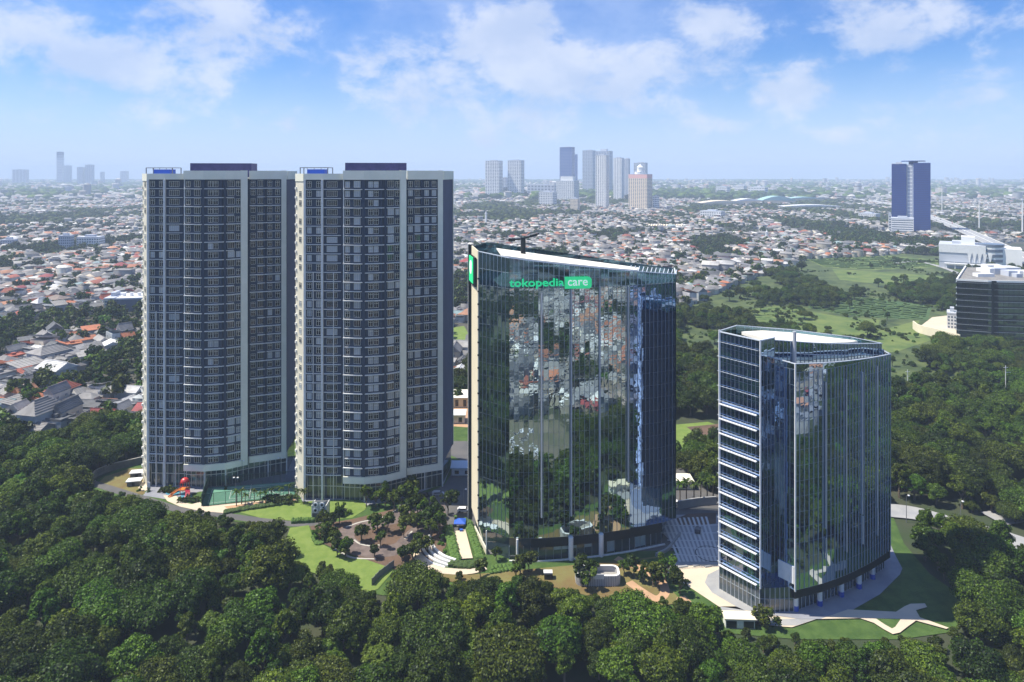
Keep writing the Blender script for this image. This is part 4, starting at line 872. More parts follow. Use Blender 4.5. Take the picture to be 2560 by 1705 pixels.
# white pod
g = G(1496, 1468); root = top('white_pod', 'white perforated oval enclosure with grey inside on the brown lawn', 'pavilion', (g[0], g[1] + 2.6, 0)); 
def rrect(w2, h2, r, n=6): return [(cx_ * (w2 - r) + r * math.cos(a), cy_ * (h2 - r) + r * math.sin(a)) for cx_, cy_, a0 in ((1, -1, -90), (1, 1, 0), (-1, 1, 90), (-1, -1, 180)) for a in [R(a0 + 90 * i / n) for i in range(n + 1)]]
rr_ = rrect(6.2, 2.7, 1.7)
b = MB(); b.ribbon(rr_, 0, 3.2, -.25, 0, closed=True); b.build('wall', mat('pod_panel', (.42, .42, .43), .6), root)
b = MB(); b.ribbon(rr_, 3.2, 3.35, -.5, .15, closed=True); b.build('rim', m_white, root)
b = MB(); b.prism(rrect(5.9, 2.4, 1.5), .0, 1.6); b.build('inner_deck', mat('pod_gravel', (.26, .25, .23), .9, noise=(2, (.36, .35, .32))), root)
q = resample(rr_ + rr_[:1], .5); 
for i, p in enumerate(q[:-1]):
    n_ = normals(q)[i]; b = MB(); b.bar((p[0] + n_[0] * .08, p[1] + n_[1] * .08, .1), (p[0] + n_[0] * .08 + .12 * (i % 2), p[1] + n_[1] * .08, 3.2), .2, .12); b.build('slat', m_white, root)
b = MB(); b.box(-1.4, 1.6, -3.0, -2.86, 2.5, 3.9); b.build('name_board', m_white, root)
# kiosk and guardhouse
g = G(1371, 1448); root = top('garden_hut', 'small dark hut with a pale flat roof on the brown lawn', 'hut', (*g, 0)); b = MB(); b.box(-1.2, 1.2, -.9, .9, 0, 1.9); b.build('wall', m_dark, root); b = MB(); b.box(-1.4, 1.2, -.5, 1.2, 1.9, 2.1); b.build('roof', m_slab, root)
b = MB(); b.box(-.4, .4, -.95, -.9, .05, 1.7); b.build('door', m_bronze, root)
g = G(1850, 1572); root = top('guardhouse', 'low white roofed pavilion with dark openings below the wedge tower', 'guardhouse', (*g, 0), rz=-.05); b = MB(); b.box(-3.7, 3.7, -.2, 2.6, 0, 2.4); b.build('wall', m_white, root); b = MB(); b.box(-4, 4, -.5, 3, 2.4, 2.75); b.build('roof', m_cream2, root)
for x in (-2.2, 2.2): b = MB(); b.box(x - 1.3, x + 1.3, -.26, -.2, .3, 2.1); b.build('opening', m_dark, root)
b = MB(); b.box(-.6, -.35, -.3, -.22, .9, 1.5); b.box(.3, .55, -.3, -.22, .9, 1.5); b.build('wall_lamp', m_lampg, root)
# planters, boulders near the signed tower
for px, py, w2, lb in ((1700, 1422, 5.0, 'long pale bench on the plaza edge'), (1740, 1418, 2.0, 'pale planter box at the top of the plaza'), (1770, 1420, 2.2, 'low pale planter beside the wedge tower')):
    g = G(px, py); b = MB(); b.box(-w2 / 2, w2 / 2, -.4, .4, 0, .6); b.box(-w2 / 2 + .1, w2 / 2 - .1, -.3, .3, .6, .72); tag(b.build('planter', m_grey, loc=(*g, 0), rot=(0, 0, .25)), lb, 'planter')
w_ = smooth(GP([(1640, 1392), (1668, 1378), (1690, 1352), (1700, 1338)]), 5); b = MB(); b.ribbon(w_, 0, 1.1, -.3, .3); tag(b.build('low_wall', m_grey), 'low grey curved wall between the glass towers', 'wall')
w_ = smooth(GP([(1695, 1274), (1740, 1266), (1790, 1262)]), 5); b = MB(); b.ribbon(w_, 0, 3, -.3, .3); tag(b.build('low_wall', m_grey), 'pale screen wall behind the forecourt', 'wall')
# patches of glazing laid out as a sunlit canopy
g = G(1775, 1388); root = top('fountain', 'round dark rimmed basin on the forecourt beside the wedge tower', 'basin', (*g, 0)); b = MB(); b.cyl((0, 0), 4.2, 0, .35, 28); b.build('basin', m_grey, root); b = MB(); b.ribbon([(4.3 * math.cos(a * .2244), 4.3 * math.sin(a * .2244)) for a in range(28)], 0, .5, -.1, .15, closed=True); b.build('rim', m_bronze, root)
# ordinary low buildings glimpsed between the towers
def small_box(px, py, w2, d2, h, mw_, mr, label, name='low_building', rz=0.0):
    g = G(px, py); root = top(name, label, 'building', (g[0], g[1] + d2 / 2, 0), rz=rz); b = MB(); b.box(-w2 / 2, w2 / 2, -d2 / 2, d2 / 2, 0, h); b.build('wall', mw_, root)
    b = MB(); b.box(-w2 / 2 - .5, w2 / 2 + .5, -d2 / 2 - .6, d2 / 2 + .5, h, h + .35); b.build('roof', mr, root)
    for i in range(max(1, int(w2 // 4))): x = -w2 / 2 + 2 + i * 4; b = MB(); b.box(x - .8, x + .8, -d2 / 2 - .06, -d2 / 2 - .01, .8, h - .9); b.build('window', m_glassd, root)
small_box(1152, 1020, 16, 12, 5, m_cream2, m_roofw, 'low cream building with pale roof seen in the gap beside the tower')
small_box(1140, 1060, 8, 7, 4, m_white, m_slab, 'small white hut in the gap beside the tower')
small_box(1158, 1190, 9, 6, 3, m_white, mat('pale_blue_roof', (.45, .55, .65), .5), 'small pale blue roofed shelter in the gap')
small_box(1702, 1225, 9, 6, 3, m_white, m_roofw, 'small white roofed shelter right of the signed tower')

# traffic on the toll road and the right-hand road
tl = resample(toll, 9.0); rr = random.Random(4); VC = [m_car, mat('dark_car_paint', (.04, .04, .05), .3), mat('red_car_paint', (.35, .03, .02), .3), mat('silver_car_paint', (.45, .46, .48), .3)]
for i in range(22):
    k = rr.randrange(8, len(tl) - 12); a, c = tl[k], tl[k + 1]; an = math.atan2(c[1] - a[1], c[0] - a[0]); o_ = rr.choice([-8.5, -4.5, 4.5, 8.5]); mi = rr.choice([0, 0, 1, 2, 3]); cn = ['white', 'dark', 'red', 'silver'][mi]
    car((a[0] + math.sin(an) * o_, a[1] - math.cos(an) * o_, 8.0), an, VC[mi], f'{cn} vehicle driving on the elevated toll road', f'{cn} vehicles on the toll road', 1.25, 'road_car')
g = G(2394, 1321); car((*g, 0), R(-20), m_car, 'white car on the road right of the wedge tower', None, 1.0)
for px, py, a, mi, lb in ((1060, 1242, .1, 1, 'dark car in the shaded yard, left of two'), (1095, 1238, .1, 3, 'silver car in the shaded yard, right of two'), (1690, 1262, .2, 0, 'white car behind the forecourt wall'), (1745, 1330, 1.2, 1, 'dark car turning on the forecourt')):
    g = G(px, py); car((*g, 0), a, VC[mi], lb)
# ================================================================ larger buildings beyond
m_bw = mat('pale_facade', (0.80, 0.80, 0.76), 0.7, noise=(.05, (.86, .85, .80))); m_bg = mat('grey_facade', (0.46, 0.49, 0.54), 0.7); m_bp = mat('pink_facade', (0.80, 0.46, 0.40), 0.7)
m_bblue = mat('blue_facade', (0.002, 0.035, 0.24), 0.6, spec=.1); m_wing = mat('far_window', (0.12, 0.15, 0.20), 0.25); m_btan = mat('sand_facade', (0.86, 0.72, 0.52), 0.7)
NAMED = []
def block(name, label, px0, px1, yb, yt, depth, mw_, floors, cols, cat='building', group=None, wh=.55, ww=.6, rot=0.0, rings=True, roofm=None, mwin=None, crown=0, z0=0.0):
    """a building whose lit front spans photo pixels px0..px1, base on the ground at yb, top at yt; floor bands and window rows are real boxes"""
    Y = F * H / (yb - HZ); s_ = Y / F; X0, X1 = (px0 - CX) * s_, (px1 - CX) * s_; h = H - (yt - HZ) * s_; wd = X1 - X0
    az_ = math.atan2((X0 + X1) / 2, Y); wd *= math.cos(az_); th_ = R(25) if name in ('highrise', 'hazy_tower', 'domed_tower', 'stepped_hall', 'office_block', 'white_block', 'white_school') else 0.0; sh_ = 0
    if th_: depth = min(depth, wd * .55); W_ = wd; wd = (W_ - depth * math.sin(th_)) / math.cos(th_); sh_ = depth * math.sin(th_) / 2
    root = empty(name, ((X0 + X1) / 2 - sh_, Y, 0), label, cat, group, rot - az_ - th_)
    b = MB(); b.box(-wd / 2, wd / 2, 0, depth, z0, h); b.build('wall', mw_, root)
    b = MB(); b.box(-wd / 2 - .3, wd / 2 + .3, -.3, depth + .3, h, h + .9); b.box(-wd * .22, wd * .22, depth * .3, depth * .7, h + .9, h + 4 + crown); b.build('roof', roofm or m_bg, root)
    fh = (h - 2) / floors; me = None; mwin = mwin or m_wing
    if rings:
        for j in range(floors):
            z = 1 + j * fh + fh * (1 - wh) / 2; b = MB(); cw = wd / cols
            for i in range(cols): b.box(-wd / 2 + cw * (i + .5 - ww / 2), -wd / 2 + cw * (i + .5 + ww / 2), -.12, .02, z, z + fh * wh)
            cw = depth / max(1, round(cols * depth / wd))
            for i in range(max(1, round(cols * depth / wd))):
                for sx in (-1, 1): b.box(sx * wd / 2 - .12, sx * wd / 2 + .12, cw * (i + .5 - ww / 2), cw * (i + .5 + ww / 2), z, z + fh * wh)
            tag(b.build('window_row', mwin, root), kind='stuff')
    NAMED.append((X0 - 5, X1 + 5, Y - 8, Y + depth + 8)); return root, wd, h, Y
hi = 'cluster of far high-rise towers'
block('highrise', 'leftmost of the twin pale grid towers on the horizon', 1213, 1257, 497, 402, 40, m_bw, 26, 6, 'tower', hi, .5, .7)
block('highrise', 'right one of the twin pale grid towers on the horizon', 1269, 1311, 497, 401, 40, m_bw, 26, 6, 'tower', hi, .5, .7)
block('highrise', 'narrow grey tower behind the twin pale towers', 1257, 1269, 490, 444, 20, m_bg, 12, 2, 'tower', hi)
block('highrise', 'hazy blue glass slab tower behind the white cluster', 1399, 1437, 482, 368, 40, m_bblue, 30, 5, 'tower', hi, .4, .9, mwin=mat('blue_far_window', (.05, .10, .26), .3))
block('highrise', 'lower shoulder of blue glass right of the slab tower', 1437, 1444, 483, 386, 30, m_bblue, 26, 1, 'tower', hi, .4, .9, mwin=MATS['blue_far_window'])
block('highrise', 'lattice like grey tower with roof cranes in the cluster', 1456, 1489, 484, 376, 45, m_bg, 30, 6, 'tower', hi, .6, .7)
block('highrise', 'dark grey tower with a wide flat crown behind the white ones', 1489, 1532, 486, 378, 45, m_bg, 30, 5, 'tower', hi, .6, .7, crown=8)
block('highrise', 'tallest white ribbed tower in front of the cluster', 1489, 1523, 524, 388, 34, m_bw, 34, 5, 'tower', hi, .8, .35)
block('highrise', 'second white ribbed tower right of the tallest', 1533, 1560, 502, 395, 38, m_bw, 32, 5, 'tower', hi, .8, .35)
block('highrise', 'third white ribbed tower partly hidden by the second', 1560, 1575, 498, 397, 30, m_bg, 32, 3, 'tower', hi, .8, .35)
block('highrise', 'grey far tower behind the domed pink one', 1584, 1619, 488, 407, 30, m_bg, 22, 5, 'tower', hi)
root, wd, h, Y = block('domed_tower', 'round cornered cream and pink tower with a domed crown', 1571, 1631, 527, 436, 55, m_btan, 26, 9, 'tower', None, .55, .6)
b = MB(); b.box(-wd / 2 - .2, wd / 2 + .2, -.2, 38, h - 12, h + .2); b.build('pink_band', m_bp, root)
b = MB(); b.cyl((0, 18), 17, h + .9, h + 8, 16); b.cyl((0, 18), 10, h + 8, h + 22, 12); b.cyl((0, 18), 11, h + 22, h + 32, 12, r1=.5); b.build('dome', m_bw, root)
root, wd, h, Y = block('stepped_hall', 'white stepped office block with tall piers below the blue slab', 1390, 1448, 504, 452, 60, m_bw, 12, 9, 'building', None, .85, .4)
b = MB(); b.box(-wd * .28, wd * .42, 5, 32, h, h + 18); b.build('upper_block', m_bw, root)
block('office_block', 'wide cream office with dark window rows left of the stepped block', 1347, 1392, 516, 480, 50, m_bw, 8, 8)
block('office_block', 'small cream office in front of the stepped block', 1425, 1450, 531, 497, 30, m_btan, 9, 6)
block('office_block', 'low blue grey hall behind the cream office', 1318, 1392, 492, 462, 30, m_bg, 4, 8)
block('office_block', 'low pale block beside the domed tower', 1632, 1648, 527, 490, 25, m_bw, 7, 3)
for px0, px1, yb, yt, lb in ((141, 160, 462, 380, 'faint tall tower in the haze, leftmost of its pair'), (160, 180, 463, 414, 'faint lower tower in the haze beside the tall one'), (192, 212, 468, 418, 'faint tower in the haze, third from the left edge'), (212, 236, 468, 412, 'faint broad tower in the haze, nearest the apartments'), (30, 72, 464, 424, 'faint broad block in the haze at the far left'), (0, 18, 490, 476, 'pale low tower at the left edge of the haze'), (162, 180, 487, 468, 'small pale block under the faint towers'), (250, 262, 462, 430, 'thin faint tower in the haze'), (300, 322, 460, 428, 'faint tower just left of the apartments')):
    block('hazy_tower', lb, px0, px1, yb, yt, 50, m_bg, 20, 4, 'tower', 'faint towers in the left haze', .5, .7)
# blue tower on the right with its car park
root, wd, h, Y = block('blue_tower', 'deep blue glass tower with a grey middle strip and roof disc', 2229, 2266, 581, 410, 40, m_bblue, 38, 6, 'office tower', None, .62, .92, mwin=mat('blue_tower_window', (.001, .018, .16), .5, spec=.15))
k = Y / F
b = MB(); b.box(wd / 2, wd / 2 + 12, 3, 37, 0, h - 1); b.build('middle_strip', m_bg, root)
b = MB(); x0 = wd / 2 + 12; x1 = x0 + (2319 - 2283) * k
b.box(x0, x1, -2, 38, 0, h + 2); b.build('right_slab', m_bblue, root)
for j in range(38): b = MB(); z = 2 + j * (h / 38); b.box(x0 + 1, x1 - 1, -2.15, -1.95, z, z + h / 38 * .62); b.build('window_row', MATS['blue_tower_window'], root)
for j in range(18): b = MB(); z = 8 + j * (h / 19); b.box(wd / 2 + 2, wd / 2 + 10, 2.8, 3.0, z, z + 2); b.build('strip_louvre', m_bw, root)
b = MB(); b.cyl((wd / 2 + 12, 20), 21, h + 5, h + 6.5, 24); b.cyl((wd / 2 + 12, 20), 8, h - 1, h + 5, 12); b.build('roof_disc', m_bblue, root)
root, wd, h, Y = block('car_park', 'pale open car park block at the foot of the blue tower', 2228, 2284, 588, 547, 40, m_bw, 7, 1, 'car park', None, .4, .96)
root, wd, h, Y = block('stair_tower', 'white stair block beside the car park', 2221, 2229, 580, 537, 12, m_bw, 6, 1)
# white warehouse
Y = F * H / (672 - HZ); k = Y / F
root, wd, h, Y = block('warehouse', 'large white and grey warehouse with a rounded glazed corner', 2347, 2463, 672, 614, 45, m_bg, 2, 3, 'warehouse', None, .04, .96)
b = MB(); b.box(-wd / 2 - .4, wd / 2 + .2, -.8, 45.4, h - 9, h + .8); b.build('white_parapet', m_white, root)
for i in range(5): b = MB(); x = wd * .16 + i * 5.2; b.face([(x - 2.2, -.9, h - 9), (x + 2.2, -.9, h - 9), (x, -.9, h - 21)]); b.face([(x + 2.2, -.84, h - 9), (x - 2.2, -.84, h - 9), (x, -.84, h - 21)]); b.build('white_spike', m_white, root)
b = MB(); b.cyl((wd / 2 + 6, 13), 13, 0, h + 1, 24); b.build('round_corner', m_bw, root)
for j in range(5): b = MB(); b.cyl((wd / 2 + 6, 13), 13.3, 4 + j * 6, 7.4 + j * 6, 24); b.build('glass_band', m_wing, root)
b = MB(); b.box(-wd * .02, wd * .28, 12, 32, h + .9, h + 10); b.build('roof_block', m_bw, root)
b = MB(); b.box(wd / 2 + 10, wd / 2 + 36, 6, 40, 0, h - 2); b.build('side_wing', m_bw, root)
for i in range(7): b = MB(); b.box(-wd * .35 + i * 9, -wd * .35 + i * 9 + 1, -6, -5, 0, 6); b.build('post', m_white, root)
b = MB(); b.box(-wd * .38, wd * .42, -7, -.9, 6, 6.8); b.build('canopy', m_white, root)
# dark glass offices at the right edge
Y = F * H / (842 - HZ); k = Y / F
def dark_office():
    ox, oy = 350.0, 500.0; root = empty('dark_office', (ox, oy, 0), 'dark banded glass office building at the right edge behind the curved wall', 'office building'); rnd = random.Random(3)
    fp = [G(2392, 842), G(2470, 848), G(2560, 851), G(2700, 850)]; fp = [(x - ox, y - oy) for x, y in fp]; bk = [(fp[-1][0], 60), (fp[0][0] + 52, 60)]
    h = 40.5; b = MB(); b.prism(fp + bk, 0, h, 0, 1); b.build('core', [m_core, mat('dull_roof', (.17, .165, .155), .9, noise=(.3, (.26, .25, .23)))], root); g_dk = glass('dark_band_glass', (.16, .22, .26), (.006, .009, .012))
    for j in range(9):
        z = 2 + j * 4.3
        for q, nm_ in ((fp[:3], 'glass_band'), ([bk[1], fp[0]], 'side_band')): b = MB(); b.ribbon(q, z, z + 2.9, .05, .25); b.build(nm_, g_dk, root)
        b = MB(); b.ribbon([bk[1]] + fp, z + 3.0, z + 3.15, .05, .7); b.build('ledge', m_mull, root)
    for i, p in enumerate(resample(fp, 3.2)): b = MB(); b.box(p[0] - .05, p[0] + .05, p[1] - .4, p[1] - .26, 1, h); b.build('mullion', m_bronze, root)
    for u in (.44, .46, .48, .5): x = fp[0][0] + (fp[2][0] - fp[0][0]) * u * 1.15; b = MB(); b.box(x - .9, x + .9, fp[1][1] - 1.2, fp[1][1] - .2, 1, h + 1); b.build('fin', m_bronze, root)
    b = MB(); b.ribbon([bk[1]] + fp, h, h + 1.3, -.4, .4); b.build('parapet', m_bw, root)
    for i in range(16):
        y = rnd.uniform(8, 50); x = rnd.uniform(fp[0][0] + 16 + .78 * (y + 10), fp[2][0] + 30); w2, d2, hh = rnd.uniform(2, 7), rnd.uniform(2, 6), rnd.uniform(1.5, 5)
        b = MB(); b.box(x - w2, x + w2, y - d2, y + d2, h, h + hh); b.build('roof_unit', m_white if i % 3 else m_bg, root)
    NAMED.append((ox + fp[0][0] - 20, ox + 400, oy - 40, oy + 80))
dark_office()
w_ = smooth(GP([(2283, 822), (2300, 833), (2350, 845), (2400, 858)]), 5); b = MB(); b.ribbon(w_, 0, 6, -.4, .4); tag(b.build('retaining_wall', m_cream2), 'long pale curved retaining wall below the dark offices', 'wall')
w_ = smooth(GP([(2420, 855), (2480, 862), (2600, 864)]), 5); b = MB(); b.ribbon(w_, 0, 3, -.4, .4); tag(b.build('retaining_wall', m_cream2), 'pale low wall in front of the dark offices', 'wall')
lay('paved_apron', GP([(2300, 818), (2330, 795), (2372, 790), (2400, 820), (2400, 850), (2330, 836)]), m_pale, 'pale paved apron beside the dark offices')
block('annex', 'small white terraced annex left of the dark offices', 2368, 2392, 825, 785, 14, m_white, 4, 3)
# pale blocks, mall roofs
for px0, px1, yb, yt, lb in ((1789, 1826, 489, 467, 'white block, left of three on the far plain'), (1836, 1866, 488, 464, 'white block, middle of three on the far plain'), (1869, 1920, 490, 468, 'white block, right and longest of three on the far plain')):
    block('white_block', lb, px0, px1, yb, yt, 40, m_white, 4, 6, 'building', 'three white blocks on the far plain', .35, .8)
m_teal = mat('teal_roof', (0.36, 0.56, 0.52), 0.5)
def hall(px0, px1, yb, hh, rise, m, label, dp=60, name='mall_hall'):
    g0, g1 = G(px0, yb), G(px1, yb); wd = g1[0] - g0[0]; root = empty(name, ((g0[0] + g1[0]) / 2, g0[1], 0), label, 'hall'); b = MB(); b.box(-wd / 2, wd / 2, 0, dp, 0, hh); b.build('wall', m_btan, root)
    b = MB(); n = 8
    for i in range(n):
        a, c = i / n, (i + 1) / n; f_ = lambda u: (-wd / 2 * 1.03 + wd * 1.03 * u, hh + .05 + rise * math.sin(math.pi * u)); (xa, za), (xc, zc) = f_(a), f_(c)
        b.face([(xa, -2, za), (xc, -2, zc), (xc, dp + 2, zc), (xa, dp + 2, za)]); b.face([(xa, -2, hh), (xc, -2, hh), (xc, -2, zc), (xa, -2, za)])
    b.build('roof', m, root); NAMED.append((g0[0] - 5, g1[0] + 5, g0[1] - 5, g0[1] + dp + 5))
hall(1755, 1860, 516, 12, 8, m_btan, 'sand coloured mall hall with low curved roof'); hall(1905, 1990, 512, 16, 16, m_teal, 'mall hall with a rounded teal roof'); hall(1840, 1910, 512, 14, 8, m_white, 'mall hall with a white curved roof'); hall(1960, 2110, 524, 10, 5, m_white, 'long low white roofed hall', 50); hall(1975, 2060, 505, 14, 6, m_teal, 'lower teal roofed hall on the right')
# middle-distance blocks
block('white_school', 'wide white school block with a row of windows amid red roofs', 1750, 1812, 547, 528, 25, m_white, 3, 9, 'building', None, .5, .6)
block('white_school', 'long white building left of the blue tower', 2145, 2200, 549, 534, 25, m_white, 3, 9, 'building', None, .5, .6)
block('white_school', 'large white slab block in the left town with blue tinted front', 145, 185, 626, 590, 30, m_bg, 5, 6)
block('white_school', 'long pale block right of the white slab in the left town', 190, 262, 622, 594, 25, m_bw, 4, 9)
block('white_school', 'pale block at the left edge of the town', 0, 45, 622, 600, 40, m_bg, 4, 6)
root, wd, h, Y = block('white_office', 'four storey white building with grey flank and rooftop tanks in the left town', 259, 285, 782, 748, 30, m_cream2, 4, 2, rot=-.35); 
b = MB(); b.box(wd / 2, wd / 2 + 34, 2, 26, 0, h - 1); b.build('grey_wing', mat('grey_blue_wall', (.12, .14, .19), .8), root); b = MB(); b.box(wd / 2, wd / 2 + 34, 2, 26, h - .9, h + .3); b.build('wing_roof', m_white, root)
for i in range(5): b = MB(); b.cyl((wd / 2 + 4 + i * 6, 12), 1.6, h + .3, h + 3, 10); b.build('water_tank', m_white, root)
for px, yb, yt, lb in ((1215, 566, 524, 'white minaret in the town behind the gap'), (1917, 604, 573, 'slim white minaret in the right town')):
    g = G(px, yb); k = g[1] / F; h = (yb - yt) * k; root = empty('minaret', (*g, 0), lb, 'minaret'); b = MB(); b.cyl((0, 0), 2.2, 0, h * .75, 8); b.build('shaft', m_white, root); b = MB(); b.cyl((0, 0), 3, h * .75, h * .79, 8); b.build('balcony', m_white, root); b = MB(); b.cyl((0, 0), 1.5, h * .79, h, 8, r1=.1); b.build('spire', m_white, root)
# gabled row house front (zigzag roofs)
g0, g1 = G(1622, 574), G(1722, 578); n = 14; root = empty('row_houses', (g0[0], g0[1], 0), 'terrace of cream houses with a zigzag line of gables', 'terrace'); wd = (g1[0] - g0[0]) / n
for i in range(n):
    b = MB(); x = i * wd; b.prism([(x, 0), (x + wd, 0), (x + wd, 12), (x, 12)], 0, 7); b.build('wall', m_white, root)
    b = MB(); b.face([(x, 0, 7), (x + wd, 0, 7), (x + wd / 2, 0, 11)]); b.face([(x, 0, 7), (x + wd / 2, 0, 11), (x + wd / 2, 12, 11), (x, 12, 7)]); b.face([(x + wd / 2, 0, 11), (x + wd, 0, 7), (x + wd, 12, 7), (x + wd / 2, 12, 11)]); b.build('roof', m_btan, root)
NAMED.append((g0[0] - 5, g1[0] + 5, g0[1] - 10, g0[1] + 20))
# tall poles by the toll road
for px, yb, yt, lb in ((2355, 533, 465, 'tall thin mast right of the blue tower'), (2448, 580, 494, 'tall thin mast between blue tower and right edge'), (2556, 592, 498, 'tall thin mast at the right edge')):
    g = G(px, yb); h = (yb - yt) * g[1] / F; root = empty('light_mast', (*g, 0), lb, 'mast', 'tall masts along the toll road'); b = MB(); b.cyl((0, 0), 1.3, 0, h, 8, r1=.7); b.build('pole', m_bw, root); b = MB(); b.cyl((0, 0), 2.4, h - 2, h, 8); b.build('lamp_ring', m_bg, root)
for px, yb, yt, lb in ((2514, 992, 952, 'white pole with a wire arm in the right wood'), (2269, 985, 962, 'thin pole in the wood behind the wedge tower')):
    g = G(px, yb); h = (yb - yt) * g[1] / F + 8; root = empty('utility_pole', (*g, 0), lb, 'pole'); b = MB(); b.cyl((0, 0), .16, 0, h, 8); b.build('pole', m_white, root); b = MB(); b.bar((-1.2, 0, h - 1), (1.2, 0, h - 1), .15); b.bar((0, 0, h - 3.5), (2.6, 0, h - 3.6), .15); b.build('crossarm', m_white, root)
# ================================================================ trees
def leaf_mat(name, c1, c2, c3, rand=.8):
    m = bpy.data.materials.new(name); m.use_nodes = True; t = N(m.node_tree); tc = t.n('ShaderNodeTexCoord').outputs['Object']; rv = t.n('ShaderNodeObjectInfo').outputs['Random']
    f = t.n('ShaderNodeTexNoise', {'Vector': tc, 'Scale': .9, 'Detail': 3.0}).outputs[0]; g = t.n('ShaderNodeNewGeometry').outputs['Random Per Island']
    c = t.mix(t.ss(f, .35, .65), c1, c2); c = t.mix(t.m('MULTIPLY', t.m('POWER', g, 1.6), .85), c, c3)
    k = t.m('ADD', t.m('MULTIPLY', rv, rand), 0.90 - rand / 2); rv2 = t.m('FRACT', t.m('MULTIPLY', rv, 7.31)); k2 = t.m('MULTIPLY', k, t.m('ADD', t.m('MULTIPLY', rv2, .40), .60))
    c = t.mix(1.0, c, t.n('ShaderNodeCombineXYZ', {0: k2, 1: k, 2: t.m('MULTIPLY', k, .95)}).outputs[0], 'MULTIPLY')
    d = t.n('ShaderNodeBsdfDiffuse', {'Color': c}); tr = t.n('ShaderNodeBsdfTranslucent', {'Color': c}); gl = t.n('ShaderNodeBsdfGlossy', {'Color': (.8, .9, .8, 1), 'Roughness': .45})
    a = t.n('ShaderNodeMixShader', {0: .15, 1: d.outputs[0], 2: tr.outputs[0]}); a = t.n('ShaderNodeMixShader', {0: .015, 1: a.outputs[0], 2: gl.outputs[0]}); t.n('ShaderNodeOutputMaterial', {0: a.outputs[0]}); return m
lf_dark = leaf_mat('leaf_dark', (.012, .020, .002), (.026, .040, .004), (.13, .15, .015)); lf_mid = leaf_mat('leaf_mid', (.018, .034, .003), (.038, .064, .005), (.17, .21, .018)); lf_yel = leaf_mat('leaf_yellow_green', (.07, .12, .010), (.11, .17, .018), (.19, .24, .04), .4)
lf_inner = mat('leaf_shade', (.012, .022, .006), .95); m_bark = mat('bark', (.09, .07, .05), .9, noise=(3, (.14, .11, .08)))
def crown_mesh(seed, rad, h0, h1, nl, cards, m, cs=.55, spread=1.0, squash=1.0):
    """crown of leaf-sized faces on many lobes; h0..h1 is its height range"""
    r_ = np.random.default_rng(seed); V = []; Fq = []; mi = []; k = 0; c0 = np.array([0, 0, (h0 + h1) / 2]); hh = (h1 - h0) / 2; lean = (r_.uniform(.82, 1.2), r_.uniform(.82, 1.2), r_.uniform(0, .9), r_.uniform(0, 6.28))
    lob = []
    for i in range(nl):
        th = i * 2.39996 + r_.uniform(-.7, .7); u = (i + .5) / nl; ph = math.acos(1 - 1.45 * u); rr = r_.uniform(.42, .92)
        p = c0 + np.array([math.cos(th) * math.sin(ph) * rad * rr * spread, math.sin(th) * math.sin(ph) * rad * rr * spread, math.cos(ph) * hh * rr * 1.05 * squash + lean[2] * math.cos(th + lean[3])]) * np.array([lean[0], lean[1], 1]); lob.append((p, rad * r_.choice([.15, .2, .26, .33, .4], p=[.2, .25, .25, .2, .1])))
    ico = bmesh.new(); bmesh.ops.create_icosphere(ico, subdivisions=1, radius=1); iv = np.array([v.co[:] for v in ico.verts]); fi = [[v.index for v in f.verts] for f in ico.faces]; ico.free()
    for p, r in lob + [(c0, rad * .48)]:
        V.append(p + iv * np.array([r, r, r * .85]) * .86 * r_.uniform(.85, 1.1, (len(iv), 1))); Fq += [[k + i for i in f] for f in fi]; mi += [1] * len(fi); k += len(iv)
    w = np.array([r * r for p, r in lob]); w /= w.sum()
    for (p, r), wt in zip(lob, w):
        n = int(cards * wt); d = r_.normal(size=(n, 3)); d /= np.linalg.norm(d, axis=1)[:, None]; keep = d[:, 2] > -.55; d = d[keep]; n = len(d)
        q = p + d * np.array([1, 1, .88]) * r * r_.uniform(.74, 1.30, (n, 1)); nn = d + r_.normal(size=(n, 3)) * .55 + np.array([0, 0, .35]); nn /= np.linalg.norm(nn, axis=1)[:, None]
        a = np.cross(nn, r_.normal(size=(n, 3))); a /= np.linalg.norm(a, axis=1)[:, None]; bb = np.cross(nn, a); s = cs * r_.uniform(.5, 1.15, (n, 1))
        quad = np.stack([q - a * s - bb * s * .25, q + bb * s * -.75, q + a * s + bb * s * .1, q + bb * s * .8], 1).reshape(-1, 3); V.append(quad)
        Fq += [[k + 4 * i, k + 4 * i + 1, k + 4 * i + 2, k + 4 * i + 3] for i in range(n)]; mi += [0] * n; k += 4 * n
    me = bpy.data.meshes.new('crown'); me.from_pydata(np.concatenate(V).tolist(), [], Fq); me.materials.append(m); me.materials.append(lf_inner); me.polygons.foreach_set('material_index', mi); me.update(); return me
def trunk_mesh(seed, h, r, top_):
    rr = random.Random(seed); b = MB(); p = Vector((0, 0, 0)); k = 5
    for i in range(k): q = Vector((rr.uniform(-.3, .3) * i * .4, rr.uniform(-.3, .3) * i * .4, h * (i + 1) / k)); b.bar(p - Vector((0, 0, .1)), q, r * 2 * (1 - i / k * .55)); p = q
    for i in range(6): a = rr.uniform(0, 6.28); b.bar((0, 0, h * rr.uniform(.55, .9)), (math.cos(a) * top_ * .6, math.sin(a) * top_ * .6, h * rr.uniform(1.1, 1.4)), r * .7)
    return b.mesh('trunk', m_bark)
TYPES = []   # crown, trunk, radius, look
